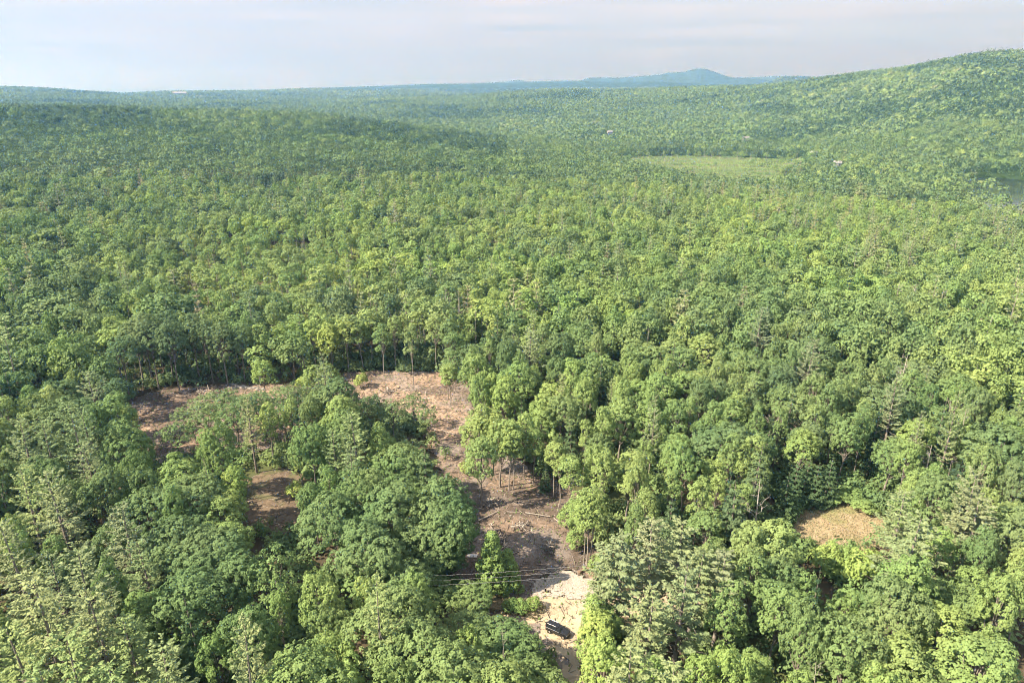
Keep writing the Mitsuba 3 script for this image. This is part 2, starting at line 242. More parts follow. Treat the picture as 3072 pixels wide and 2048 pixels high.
    ('oak', 0.04, -17.4, 105.8, 16, 5.6),
    ('oak', 0.03, -13.7, 112.5, 21, 6),
    ('oak', 0.06, -22.1, 110.2, 21, 6.5),
    ('oak', 0.04, -25.7, 100.1, 20, 6),
    ('oak', 0.05, -14.5, 105.9, 13, 4.8),
    ('oak', 0.08, -18.7, 97.1, 14, 5),
    ('oak', 0.04, -34.2, 108.4, 20, 6),
    ('oak', 0.06, -64.0, 117.0, 19, 6),
    ('oak', 0.07, -53.0, 98.6, 19, 6),
    ('oak', 0.05, -59.5, 101.5, 19, 5.6),
    ('oak', 0.1, -46.1, 93.7, 18, 5),
    ('oak', 0.06, -51.0, 89.0, 19, 5.6),
    ('shrub', 0.5, 16.9, 110.7, 4.5, 2),
    ('shrub', 0.58, 3.9, 100.9, 2.5, 1.4),
    ('shrub', 0.45, -0.4, 100.5, 2.5, 1.5),
    ('shrub', 0.42, 1.5, 100.0, 2.5, 1.6),
    ('shrub', 0.45, 75.6, 135.6, 3, 2.6),
    ('shrub', 0.46, 78.4, 135.8, 3.2, 2.8),
    ('shrub', 0.45, 79.4, 132.0, 3, 2.6),
    ('shrub', 0.44, 73.1, 135.3, 2.6, 2.4),
    ('shrub', 0.6, 61.5, 110.0, 7, 3),
    ('shrub', 0.6, 66.9, 107.7, 8, 3.4),
    ('shrub', 0.5, 64.1, 109.8, 6, 2.8),
    ('shrub', 0.3, 14.4, 92.9, 7, 2.6),
    ('shrub', 0.34, 14.9, 90.2, 8, 2.8),
    ('shrub', 0.36, 12.9, 89.0, 6, 2.2),
    ('shrub', 0.5, -11.2, 148.0, 4, 1.8),
    ('shrub', 0.55, -66.2, 197.7, 5, 2.2),
    ('shrub', 0.5, -48.4, 200.4, 5, 2.2),
    ('shrub', 0.5, -50.8, 137.4, 4, 2),
    ('shrub', 0.46, 13.3, 118.1, 5, 2),
    ('shrub', 0.46, 12.1, 124.9, 6, 2.2),
    ('dead', 0.95, 28.5, 76.5, 12, 3.6),
    ('dead', 0.95, 49.0, 114.6, 19, 4),
    ('dead', 0.95, 108.5, 174.9, 21, 4),
    ('dead', 0.95, 108.0, 175.7, 17, 3),
    ('dead', 0.95, 65.3, 155.1, 14, 4),
    ('dead', 0.95, 157.6, 255.8, 20, 4.5),
    ('dead', 0.95, 154.8, 264.6, 18, 4),
    ('dead', 0.95, 172.2, 235.5, 20, 4.5),
    ('dead', 0.95, 161.9, 229.9, 18, 4),
    ('dead', 0.95, -251.5, 484.6, 19, 5),
    ('dead', 0.95, -241.9, 360.0, 18, 4.5),
    ('dead', 0.95, -69.4, 212.1, 19, 3.4),
    ('dead', 0.95, -23.9, 241.6, 22, 4),
    ('dead', 0.95, -19.0, 240.6, 21, 4),
    ('dead', 0.95, 162.7, 248.7, 20, 4),
    ('dead', 0.95, -100.6, 141.4, 14, 3.5),
    ('dead', 0.95, -93.4, 138.3, 14, 3.5),
    ('dead', 0.95, 55.8, 388.2, 20, 5),
    ('dead', 0.95, 91.6, 131.3, 17, 3),
    ('spire', 0.04, 63.6, 133.2, 13, 2.8),
    ('spire', 0.04, 66.4, 134.7, 13, 2.8),
    ('spire', 0.04, 69.0, 134.2, 12, 2.8),
    ('spire', 0.04, 71.7, 134.7, 13, 2.8),
    ('spire', 0.04, 59.9, 128.3, 13, 2.8),
    ('maple', 0.44, 65.9, 82.7, 18, 4.6),
    ('maple', 0.5, 55.8, 156.9, 18, 4.2),
    ('maple', 0.55, 58.1, 161.1, 17, 4),
    ('maple', 0.56, 67.6, 140.4, 18, 4),
    ('maple', 0.58, 96.5, 145.5, 18, 4.4),
    ('maple', 0.45, 34.4, 150.8, 19, 4.5),
    ('maple', 0.9, -50.5, 73.5, 12, 4),
    ('maple', 0.46, -8.4, 147.3, 18, 4.4),
    ('maple', 0.42, -2.8, 141.8, 19, 4),
    ('maple', 0.4, -7.0, 133.3, 20, 4),
    ('maple', 0.66, -862.8, 1212.7, 20, 6)]
CAR_REAR = (6.3, 96.2)
CAR_FRONT = (10.0, 94.0)
SLAB = (-8.2, 116.2)
MOUND = (15.0, 110.6)
WIRE_L = (-6.1, 106.5)
WIRE_R = (17.7, 112.9)
# ------------------------------------------------------------------ terrain
HOUSES, BIG = [(434, 1319), (450, 1053), (396, 854), (213, 1552)], (-1866, 4077)
KNOLLS = [(h, 12.0, 32.0) for h in HOUSES] + [(BIG, 14.0, 150.0)]
POND_LEVEL, MARSH_LEVEL = -3.0, -15.6
_b = np.array(BASE)
_base = RBFInterpolator(np.c_[np.log(_b[:, 1]), _b[:, 0] * 1.5], _b[:, 2], smoothing=0.02, kernel='thin_plate_spline')


def height(x, y):
    """The ground's height: a smooth base from surveyed points, and the hills as long ridges."""
    x, y = np.broadcast_arrays(np.asarray(x, float), np.asarray(y, float))
    s = x.shape
    x, y = x.ravel(), y.ravel()
    r, a = np.hypot(x, y), np.arctan2(x, y)
    near = np.clip(r, 20, 16000)
    z = _base(np.c_[np.log(near), np.clip(a, -1.2, 1.2) * 1.5])
    z = z * np.clip((r - 150) / 150, 0, 1)
    for front, back, line in RIDGES:
        L = np.array(line)
        d, c = np.interp(a, L[:, 0], L[:, 1]), np.interp(a, L[:, 0], L[:, 2])
        fade = np.clip((a - L[0, 0] + 0.06) / 0.06, 0, 1) * np.clip((L[-1, 0] + 0.06 - a) / 0.06, 0, 1)
        w = np.where(r < d, front, back)
        g = np.exp(-((r - d) / w) ** 2) * fade
        up = np.maximum(c - z, 0)
        z = z + up * g
    for water, level, soft in ((POND, POND_LEVEL, 70.0), (MARSH, MARSH_LEVEL, 60.0)):
        near_ = (r > 700) & (r < 1500)
        p = Polygon(water[0])
        w = np.clip(1 - shapely.distance(p, shapely.points(x[near_], y[near_])) / soft, 0, 1)
        w = w * w * (3 - 2 * w)
        z[near_] = z[near_] * (1 - w) + (level - 0.3) * w
    for (kx, ky), kh, kr in KNOLLS:
        z = z + kh * np.exp(-((x - kx) ** 2 + (y - ky) ** 2) / kr ** 2)
    return z.reshape(s)


def sheet(rings, spokes, fn, a0, a1):
    """A polar grid of ground (x, y, z): vertices and quads."""
    A, Rr = np.meshgrid(np.linspace(a0, a1, spokes), rings)
    x, y = Rr * np.sin(A), Rr * np.cos(A)
    v = np.stack([x, y, fn(x, y)], -1).reshape(-1, 3)
    i, j = np.meshgrid(np.arange(len(rings) - 1), np.arange(spokes - 1), indexing='ij')
    q = np.stack([i * spokes + j, i * spokes + j + 1, (i + 1) * spokes + j + 1, (i + 1) * spokes + j], -1).reshape(-1, 4)
    return v, q[:, ::-1]
# ------------------------------------------------------------------ tree prototypes
def unit(v):
    return v / np.maximum(np.linalg.norm(v, axis=-1, keepdims=True), 1e-9)


def kites(c, n, size, rng, aspect=0.62, along=None):
    """One kite-shaped leaf spray (two triangles, a little folded) at each centre c with normal n; along: its long direction."""
    N = len(c)
    t = rng.normal(size=(N, 3)) if along is None else along
    t = unit(t - (t * n).sum(1, keepdims=True) * n)
    b = np.cross(n, t)
    size = np.broadcast_to(size, (N,))[:, None] * rng.uniform(0.7, 1.3, (N, 1))
    fold = n * size * rng.uniform(-0.05, 0.22, (N, 1))
    v = np.stack([c - t * size * 0.5, c + b * size * 0.5 * aspect - fold, c + t * size * 0.5, c - b * size * 0.5 * aspect - fold], 1).reshape(-1, 3)
    k = np.arange(N)[:, None] * 4
    f = np.stack([k + [0, 1, 2], k + [0, 2, 3]], 1).reshape(-1, 3)
    return v, f


class Leaves:
    def __init__(self):
        self.v, self.f, self.r, self.n = [], [], [], 0

    def add(self, vf, rnd):
        v, f = vf
        self.v.append(v), self.f.append(f + self.n), self.r.append(np.repeat(rnd, 4))
        self.n += len(v)

    def shape(self, tint):
        """tint: one palette place, or a pair: most leaves, and a tenth of them."""
        v, f, r = np.vstack(self.v), np.vstack(self.f), np.concatenate(self.r)
        return mikit.ply((v, f), 'foliage', uv=np.c_[r, np.full(len(r), tint)])


def tube(points, radii, sides=6):
    p = np.asarray(points, float)
    t = unit(np.gradient(p, axis=0))
    ref = np.where(np.abs(t[:, 2:]) < 0.9, [[0, 0, 1.0]], [[1.0, 0, 0]])
    a = unit(np.cross(t, ref))
    b = np.cross(t, a)
    g = np.arange(sides) * 2 * np.pi / sides
    v = p[:, None] + np.broadcast_to(radii, (len(p),))[:, None, None] * (np.cos(g)[None, :, None] * a[:, None] + np.sin(g)[None, :, None] * b[:, None])
    i, j = np.meshgrid(np.arange(len(p) - 1), np.arange(sides), indexing='ij')
    q = np.stack([i * sides + j, i * sides + (j + 1) % sides, (i + 1) * sides + (j + 1) % sides, (i + 1) * sides + j], -1).reshape(-1, 4)
    return v.reshape(-1, 3), np.vstack([q[:, [0, 1, 2]], q[:, [0, 2, 3]]])


def join(parts):
    v, f, n = [], [], 0
    for a, b in parts:
        v.append(a), f.append(b + n)
        n += len(a)
    return np.vstack(v), np.vstack(f)


def bark(parts, tone):
    v, f = join(parts)
    return mikit.ply((v, f), 'bark', smooth=True, uv=np.c_[np.zeros(len(v)), np.full(len(v), tone)])


def curve(a, b, bend, n=5):
    s = np.linspace(0, 1, n)[:, None]
    return a + (b - a) * s + np.sin(s * np.pi) * np.asarray(bend)


def broadleaf(seed, H, R, base, lobes, tufts, leaves, size, flat=0.8, spread=1.0, branches=True, pointy=0.0, girth=1.0, rough=0.2):
    """A forest broadleaf tree H high with a crown of radius R that starts at height base: limbs end in lobes, each lobe a dome of tufts."""
    rng = np.random.default_rng(seed)
    c = np.array([0, 0, (H + base) / 2])
    half = (H - base) / 2
    L, wood = Leaves(), []
    lean = rng.normal(0, 0.025 * H, 2)
    top = np.array([lean[0], lean[1], base + half * 1.2])
    fork = np.array([lean[0] * 0.5, lean[1] * 0.5, base + 0.15 * half])
    if branches:
        wood.append(tube(np.vstack([curve(np.array([0, 0, -0.6]), fork, [0.2, 0.1, 0], 5), top]), np.array([0.020, 0.015, 0.013, 0.011, 0.009, 0.003]) * H * girth, 6))
    k = np.arange(lobes) + 0.5
    zc = 1 - 1.45 * k / lobes                                       # lobes spread over the sphere but its underside
    ph = k * 2.39996 + rng.uniform(0, 6.28)
    dirs = np.c_[np.sqrt(1 - zc ** 2) * np.cos(ph), np.sqrt(1 - zc ** 2) * np.sin(ph), zc] + rng.normal(0, 0.16, (lobes, 3))
    dirs = unit(dirs)
    for d in dirs:
        s = rng.uniform(0.48, 0.78)
        taper = 1 - pointy * max(d[2], 0)
        lc = c + d * s * [R, R, half] * [taper, taper, 1.0] + [lean[0] * 0.6, lean[1] * 0.6, 0]
        lr = R * rng.uniform(0.34, 0.52) * (1 - 0.45 * pointy)
        if branches:
            st = fork + (top - fork) * rng.uniform(0, 0.8) * (0.5 + 0.5 * max(d[2], 0))
            wood.append(tube(curve(st, lc, [0, 0, -0.4], 4), np.array([0.0075, 0.0055, 0.0038, 0.0014]) * H * girth, 5))
        n = max(3, int(tufts * (lr / (0.43 * R)) ** 2))
        q = unit(rng.normal(size=(n * 3, 3)))
        out = unit(d * [1, 1, 0.6] + [0, 0, 0.35])
        q = q[(q @ out > -0.25) & (q[:, 2] > -0.55)][:n]
        tc = lc + q * lr * rng.uniform(0.8, 1.08, (len(q), 1)) * [spread, spread, flat]
        m = leaves
        u = unit(rng.normal(size=(len(tc) * m, 3)) + np.repeat(unit(q * 0.7 + [0, 0, 0.5]), m, 0) * 1.1)
        cc = np.repeat(tc, m, 0) + u * size * 1.5 * rng.uniform(0.75, 1.1, (len(u), 1)) * [1, 1, 0.8]
        nn = unit(u * 0.55 + np.repeat(q, m, 0) * 0.55 + [0, 0, 0.32] + rng.normal(0, rough, (len(cc), 3)))
        keep = rng.random(len(cc)) > 0.12
        L.add(kites(cc[keep], nn[keep], size, rng, 0.8), np.clip(np.repeat(rng.random(len(tc)), m)[keep] * 0.5 + rng.random(keep.sum()) * 0.5, 0, 1))
    return L, wood


def pine(seed, H, R, base, whorls, per, blades, size, branches=True):
    """A white pine: whorls of long level limbs in separate plumes, the trunk and the dead lower limbs showing."""
    rng = np.random.default_rng(seed)
    L, wood = Leaves(), []
    wood.append(tube(curve(np.array([0, 0, -0.6]), np.array([rng.normal(0, 0.3), rng.normal(0, 0.3), H * 0.985]), [rng.normal(0, 0.2), rng.normal(0, 0.2), 0], 7), np.linspace(0.019 * H, 0.002 * H, 7), 6))
    for i in range(whorls):
        s = min(max((i + rng.uniform(-0.2, 0.2)) / (whorls - 1), 0.0), 1.0)
        z = base + (H - 0.4 - base) * s
        reach = R * (0.25 + 0.75 * (1 - s) ** 0.75) * (0.55 + 0.45 * min(1, s * 4 + 0.35))
        ph = rng.uniform(0, 6.28)
        for j in range(per):
            a = ph + j * 6.283 / per + rng.normal(0, 0.25)
            ln = reach * rng.uniform(0.55, 1.2)
            o = np.array([math.cos(a), math.sin(a), 0])
            rise = rng.uniform(0.02, 0.2) + 0.5 * s
            p0, p1 = np.array([0, 0, z]), np.array([0, 0, z]) + o * ln + [0, 0, ln * rise]
            path = curve(p0, p1, [0, 0, -0.10 * ln], 4)
            if branches and s < 0.55:
                wood.append(tube(path, np.array([0.0030, 0.0022, 0.0014, 0.0006]) * H * (1.15 - s), 4))
            if s < 0.2 and rng.random() < 0.55:
                continue                                            # a dead lower limb
            m = max(5, int(blades * (ln / R) ** 1.4))
            w = rng.uniform(0.22, 1.0, m) ** 0.75
            side = np.cross(o, [0, 0, 1.0])
            wide = 0.30 * ln * (1.15 - 0.75 * w) * np.minimum(1, w * 2.2)
            v_ = rng.uniform(-1, 1, m)
            cc = p0 + (p1 - p0) * w[:, None] + [0, 0, -0.10 * ln] * np.sin(w * np.pi)[:, None] + side * (v_ * wide)[:, None] + np.array([0, 0, 1.0]) * (0.12 - 0.10 * v_ ** 2 * ln / 3 + rng.normal(0, 0.07, m))[:, None]
            al = unit(o * 1.0 + side * (v_ * 0.9)[:, None] + [0, 0, 0.18] + rng.normal(0, 0.22, (m, 3)))
            nn = unit(np.array([0, 0, 1.0]) + o * 0.15 + rng.normal(0, 0.30, (m, 3)))
            L.add(kites(cc, nn, size, rng, 0.5, al), np.clip(rng.random() * 0.45 + rng.random(m) * 0.55, 0, 1))
    return L, wood


def leafcone(seed, H, R, lobes, tufts, leaves, size):
    """A broad leafy cone, clothed to the ground."""
    rng = np.random.default_rng(seed)
    L, wood = Leaves(), [tube([[0, 0, -0.5], [0, 0, H * 0.6], [0, 0, H * 0.97]], [0.018 * H, 0.010 * H, 0.01], 6)]
    for i in range(lobes):
        s = 0.10 + 0.86 * (i / (lobes - 1)) ** 1.1
        a = i * 2.39996
        rad = R * 0.72 * (1 - s) ** 0.8 * rng.uniform(0.7, 1.15)
        lr = R * (0.42 - 0.26 * s) * rng.uniform(0.85, 1.2)
        lc = np.array([rad * math.cos(a), rad * math.sin(a), H * s])
        out = unit(np.array([math.cos(a), math.sin(a), 0.5]))
        q = unit(rng.normal(size=(tufts * 3, 3)))
        q = q[q @ out > -0.3][:tufts]
        tc = lc + q * lr * rng.uniform(0.8, 1.1, (len(q), 1)) * [1, 1, 0.8]
        u = unit(rng.normal(size=(len(tc) * leaves, 3)) + np.repeat(unit(q * 0.7 + [0, 0, 0.4]), leaves, 0))
        cc = np.repeat(tc, leaves, 0) + u * size * 1.4 * rng.uniform(0.5, 1.1, (len(u), 1))
        nn = unit(u * 0.8 + np.repeat(q, leaves, 0) * 0.4 + [0, 0, 0.2] + rng.normal(0, 0.3, (len(u), 3)))
        L.add(kites(cc, nn, size, rng, 0.8), np.clip(np.repeat(rng.random(len(tc)), leaves) * 0.5 + rng.random(len(u)) * 0.5, 0, 1))
    return L, wood


def spire(seed, H, R, base, blades, size, branches=True):
    """A hemlock or spruce: a dense cone of drooping sprays."""
    rng = np.random.default_rng(seed)
    L, wood = Leaves(), [tube([[0, 0, -0.5], [0, 0, H * 0.5], [0, 0, H * 0.99]], [0.016 * H, 0.010 * H, 0.01], 5)]
    s = 1 - np.sqrt(rng.random(blades))
    s = np.floor(s * 11 + rng.uniform(0, 0.6, blades)) / 11.5
    a = rng.uniform(0, 6.283, blades)
    lob = 1 + 0.22 * np.sin(a * 5 + s * 40) + 0.14 * np.sin(a * 3 + s * 17)
    w = rng.uniform(0.45, 1.03, blades) ** 0.6
    rr = R * (1 - s) ** 0.85 * lob * w + 0.1
    c = np.c_[rr * np.cos(a), rr * np.sin(a), base + (H - base) * s - 0.28 * rr + rng.normal(0, 0.15, blades)]
    o = np.c_[np.cos(a), np.sin(a), -0.25 + a * 0]
    nn = unit(np.c_[np.cos(a) * 0.55, np.sin(a) * 0.55, 0.8 + a * 0] + rng.normal(0, 0.35, (blades, 3)))
    L.add(kites(c, nn, size, rng, 0.55, o + rng.normal(0, 0.4, (blades, 3))), rng.random(blades))
    return L, wood


def deadwood(seed, H, R, depth=3, limbs=9, twigs=True):
    """A bare dead tree: a bleached trunk that forks into bare limbs."""
    rng = np.random.default_rng(seed)
    wood = []

    def limb(p, d, ln, r, k):
        e = p + d * ln
        mid = (p + e) / 2 + rng.normal(0, 0.07 * ln, 3)
        wood.append(tube([p, mid, e], [r, r * 0.75, r * 0.35 if k else r * 0.2], 5))
        if k == 0:
            return
        for _ in range(3 if k > 1 else 2):
            nd = unit(d + rng.normal(0, 0.55, 3) + [0, 0, 0.15])
            limb(mid + (e - mid) * rng.uniform(0, 1), nd, ln * rng.uniform(0.45, 0.75), r * 0.5, k - 1)

    top = np.array([rng.normal(0, 0.03 * H), rng.normal(0, 0.03 * H), H])
    wood.append(tube(curve(np.array([0, 0, -0.5]), top, rng.normal(0, 0.02 * H, 3) * [1, 1, 0], 6), np.linspace(0.016 * H, 0.003 * H, 6), 6))
    for i in range(limbs):
        s = rng.uniform(0.38, 0.95)
        a = rng.uniform(0, 6.283)
        limb(top * s, unit(np.array([math.cos(a), math.sin(a), rng.uniform(0.1, 0.9)])), R * rng.uniform(0.5, 0.9) * (1.3 - s), 0.0055 * H * (1.3 - s), depth - 1)
    return wood


GROUPS = {}


def group(name, leaves, tint, wood, tone, leafpart='crown'):
    g = {'type': 'shapegroup'}
    if leaves is not None:
        g[leafpart] = leaves.shape(tint)
    if wood:
        g['trunk'] = bark(wood, tone)
    scene[name] = g
    return name


def one(name, leaves, tint, wood, tone):
    """A far copy: leaves alone, or a patch of many."""
    scene[name] = {'type': 'shapegroup', 'crown': leaves.shape(tint)}
    return name


def placed(x, y, z, s=1.0, sz=None, turn=0.0, lean=0.0):
    t = T().translate([float(x), float(y), float(z)]).rotate([0, 0, 1], float(turn))
    if lean:
        t = t.rotate([1, 0, 0], float(lean))
    return t.scale([float(s), float(s), float(sz or s)])


def instance(key, g, *where, **how):
    scene[key] = {'type': 'instance', 'to_world': placed(*where, **how), 'group': {'type': 'ref', 'id': g}}
# ------------------------------------------------------------------ the kinds of tree, near copies (crown > trunk as parts)
NEAR = {}


def kind(name, tints, makers, tone):
    """NEAR[name]: a list of (palette place, group key, H, R) over the makers' shapes and the tints."""
    NEAR[name] = []
    for i, (mk, H, R) in enumerate(makers):
        L, wood = mk()
        for t in tints:
            g = f'near_{name}_{i}_{int(t * 100)}'
            group(g, L, t, wood, tone)
            NEAR[name].append((t, g, H, R))


B = broadleaf
kind('oak', (0.07, 0.14), [((lambda s=s: B(100 + s, 20, 6.0, 6.5, 17, 36, 20, 0.37, 0.72)), 20, 6.0) for s in range(6)], 0.3)
kind('edge', (0.08, 0.2), [((lambda s=s: B(120 + s, 24, 4.8, 8.5, 14, 30, 18, 0.37, 0.85, girth=0.8)), 24, 4.8) for s in range(2)], 0.32)
kind('openoak', (0.16,), [((lambda s=s: B(140 + s, 15, 5.2, 4.0, 15, 15, 14, 0.38, 0.55)), 15, 5.2) for s in range(2)], 0.22)
kind('maple', (0.24, 0.34, 0.43, 0.56), [((lambda s=s: B(160 + s, 20, 4.6, 5.0, 16, 32, 18, 0.36, 0.95, pointy=0.3)), 20, 4.6) for s in range(6)], 0.38)
kind('slender', (0.34, 0.46, 0.56), [((lambda s=s: B(180 + s, 20, 2.8, 6.0, 15, 20, 14, 0.34, 0.95, pointy=0.2, girth=0.55)), 20, 2.8) for s in range(3)], 0.5)
kind('cone', (0.42,), [((lambda s=s: leafcone(200 + s, 15, 3.8, 28, 26, 15, 0.36)), 15, 3.8) for s in range(2)], 0.3)
kind('shrub', (0.34, 0.45, 0.58), [((lambda s=s: B(220 + s, 5, 2.6, 0.3, 8, 15, 13, 0.42, 0.8)), 5, 2.6) for s in range(2)], 0.3)
kind('pine', (0.76, 0.83), [((lambda s=s: pine(240 + s, 26, 5.4, 7.0, 15, 5, 92, 0.62)), 26, 5.4) for s in range(3)], 0.36)
kind('spire', (0.0, 0.04), [((lambda s=s: spire(260 + s, 22, 3.6, 1.5, 4200, 0.55)), 22, 3.6) for s in range(2)], 0.3)
for i in range(4):
    g = f'near_dead_{i}'
    scene[g] = {'type': 'shapegroup', 'trunk': bark(deadwood(280 + i, 18, 4.2, 3, 10), 0.8)}
    NEAR.setdefault('dead', []).append((0.9, g, 18, 4.2))
scene['near_snag_0'] = {'type': 'shapegroup', 'trunk': bark(deadwood(290, 5.5, 1.3, 2, 7), 1.0)}
NEAR['snag'] = [(1.0, 'near_snag_0', 5.5, 1.3)]
NEAR['sapling_spire'] = NEAR['spire']

# the middle distance: lighter copies; farther off: patches of many
MID = {}


def midkind(name, tints, makers, tone):
    MID[name] = []
    for i, (mk, H, R) in enumerate(makers):
        L, wood = mk()
        for t in tints:
            g = f'mid_{name}_{i}_{int(t * 100)}'
            scene[g] = {'type': 'shapegroup', 'crown': L.shape(t)}
            if wood:
                scene[g]['trunk'] = bark(wood[:3], tone)
            MID[name].append((t, g, H, R))


midkind('oak', (0.07, 0.14), [((lambda s=s: B(300 + s, 20, 6.0, 6, 14, 12, 9, 0.95, 0.72, rough=0.5)), 20, 6.0) for s in range(3)], 0.15)
midkind('maple', (0.22, 0.32, 0.42, 0.55), [((lambda s=s: B(320 + s, 20, 4.6, 5, 13, 12, 9, 0.88, 0.95, pointy=0.3, rough=0.5)), 20, 4.6) for s in range(3)], 0.2)
midkind('slender', (0.34, 0.46, 0.57), [((lambda s=s: B(340 + s, 20, 2.9, 8.5, 9, 8, 8, 0.75, 0.95, girth=0.6, rough=0.45)), 20, 2.9) for s in range(2)], 0.42)
midkind('pine', (0.77, 0.83, 0.9), [((lambda s=s: pine(360 + s, 26, 5.2, 8, 10, 5, 22, 1.25)), 26, 5.2) for s in range(2)], 0.42)
midkind('spire', (0.0, 0.04), [((lambda s=s: spire(380 + s, 20, 3.4, 2, 520, 1.25)), 20, 3.4) for s in range(2)], 0.3)
scene['mid_dead_0'] = {'type': 'shapegroup', 'trunk': bark(deadwood(390, 18, 4.5, 2, 8), 0.86)}
MID['dead'] = [(0.9, 'mid_dead_0', 18, 4.5)]


def patch(seed, side, spacing, tints, mixw, dense):
    """A square of far forest, centred on the origin: each tree a dome, cone or plume of a few leaf sprays. dense: sprays to a tree."""
    rng = np.random.default_rng(seed)
    n = int(side / spacing)
    g = (np.arange(n) + 0.5) / n * side - side / 2
    x, y = np.meshgrid(g, g)
    xy = np.c_[x.ravel(), y.ravel()] + rng.uniform(-0.46, 0.46, (n * n, 2)) * spacing
    C, N, S, Rn, Tn, A = [], [], [], [], [], []
    for px, py in xy:
        t = tints[rng.choice(len(tints), p=mixw)] * 0.7 + 0.3 * float(np.dot(tints, mixw)) + rng.normal(0, 0.02) if rng.random() < 0.8 else tints[rng.choice(len(tints), p=mixw)]
        conifer = rng.random() < (0.75 if (t < 0.09 or t > 0.7) else 0.03)
        H = rng.uniform(15, 21) * (1.18 if conifer else 1)
        R = spacing * rng.uniform(0.40, 0.85) * (0.6 if conifer else 1)
        m = dense
        if conifer:
            s = 1 - np.sqrt(rng.random(m))
            a = rng.uniform(0, 6.283, m)
            rr = R * (1 - s) * 1.1
            C.append(np.c_[px + rr * np.cos(a), py + rr * np.sin(a), 3 + (H - 3) * s])
            N.append(np.c_[np.cos(a) * 0.8, np.sin(a) * 0.8, 0.7 + a * 0])
        else:
            q = unit(rng.normal(size=(m, 3)))
            q[:, 2] = np.abs(q[:, 2]) * 1.1 - 0.25
            q = unit(q)
            C.append(np.array([px, py, H - 0.75 * R]) + q * [R, R, R * 0.75] * rng.uniform(0.8, 1.05, (m, 1)))
            N.append(unit(q + [0, 0, 0.35]))
        N[-1] = unit(N[-1] + rng.normal(0, 0.36, (m, 3)))
        S.append(np.full(m, 1.95 * R / math.sqrt(m) * (1.25 if conifer else 1.35)))
        Rn.append(np.clip(rng.random() * 0.45 + rng.random(m) * 0.55, 0, 1))
        Tn.append(np.full(m, t))
    v, f = kites(np.vstack(C), np.vstack(N), np.concatenate(S), rng, 0.8)
    uv = np.c_[np.repeat(np.concatenate(Rn), 4), np.repeat(np.concatenate(Tn), 4)]
    return {'type': 'shapegroup', 'crown': mikit.ply((v, f), 'foliage', uv=np.clip(uv, 0, 1))}


MIXES = {'leafy': ((0.03, 0.06, 0.08, 0.13, 0.24), (0.24, 0.36, 0.24, 0.11, 0.05)),
         'dark': ((0.0, 0.03, 0.05, 0.10), (0.4, 0.3, 0.2, 0.1)),
         'pines': ((0.0, 0.04, 0.08, 0.16, 0.86), (0.2, 0.25, 0.25, 0.2, 0.1)),
         'spruce': ((0.02, 0.06, 0.2), (0.6, 0.3, 0.1))}
FAR_SIDE, FARTHER_SIDE, FARTHEST_SIDE = 40.0, 96.0, 200.0
for m, (t, w) in MIXES.items():
    for k in range(3):
        scene[f'far_{m}_{k}'] = patch(400 + k, FAR_SIDE, 7.6, t, w, 46)
        scene[f'farther_{m}_{k}'] = patch(420 + k, FARTHER_SIDE, 8.4, t, w, 12)
        scene[f'farthest_{m}_{k}'] = patch(440 + k, FARTHEST_SIDE, 11.5, t, w, 6)

# ------------------------------------------------------------------ where the trees stand
def area(polys):
    return unary_union([Polygon(p).buffer(0) for p in polys])


soil, leafy, grass, open_, semi, road, gravel, marsh, pond = (area(p) for p in (SOIL, LEAFY, GRASS, OPEN, SEMI, ROAD, GRAVEL, MARSH, POND))
from shapely.affinity import translate
keep_out = unary_union([open_, road.buffer(1.5), semi.buffer(2), grass, translate(grass, -7, -3), Polygon([(-5, 109), (-5, 100), (-22, 91), (-32, 97), (-30, 106)])])
for a in (keep_out, marsh, pond):
    shapely.prepare(a)


def vnoise(x, y, scale, seed):
    return meshkit.noise(np.stack([np.asarray(x) / scale, np.asarray(y) / scale, np.asarray(x) * 0 + 0.5], -1), seed)


def mixture(x, y, r, az):
    """Weights of the kinds at a place: oak, maple, slender, pine, spire, dead."""
    n1, n2 = vnoise(x, y, 70, 1), vnoise(x, y, 45, 2)
    oak, maple, slender, pn, sp, dead = 0.35, 0.5, 0.08, 0.06, 0.045, 0.015
    if az < -10:
        oak, maple, slender = 0.62, 0.22, 0.06
    if az > 4:
        oak, maple, slender = 0.22, 0.66, 0.08
    if -32 < az < 4 and 190 < r < 470:
        oak, maple, slender = 0.24, 0.2, 0.55
    if az < -16 and r < 150:
        pn = 0.09
    if az > 6 and r < 130:
        pn = 0.05
    if az > 12 and 420 < r < 1000:
        pn = 0.14 + 0.5 * max(0, n1 - 0.35) * min(1, (az - 12) / 10)
    if az < -22 and n2 > 0.62:
        sp = 0.25
    if -24 < az < -11 and 560 < r < 760:
        sp = 1.1
    if r > 800 and az < 0:
        pn, sp = 0.18, 0.1
    w = np.array([oak * (0.6 + 0.8 * n1), maple, slender * (0.5 + n2), pn, sp, dead])
    return w / w.sum()


KINDS = ('oak', 'maple', 'slender', 'pine', 'spire', 'dead')
RADIUS = {'oak': 5.2, 'maple': 4.0, 'slender': 2.7, 'pine': 4.4, 'spire': 3.2, 'dead': 3.0}
rng = np.random.default_rng(7)
MID_END = 620.0
CELL = 7.0
cells, trees = {}, []                         # a tree: (x, y, kind, tint, H, R, hero)


def fits(x, y, R, slack):
    i, j = int(x // CELL), int(y // CELL)
    for a in (-1, 0, 1):
        for b in (-1, 0, 1):
            for (u, v, q) in cells.get((i + a, j + b), ()):
                if (u - x) ** 2 + (v - y) ** 2 < (slack * (q + R)) ** 2:
                    return False
    return True


def put(x, y, k, t, H, R, hero):
    cells.setdefault((int(x // CELL), int(y // CELL)), []).append((x, y, min(R, 5.0)))
    trees.append((x, y, k, t, H, R, hero))


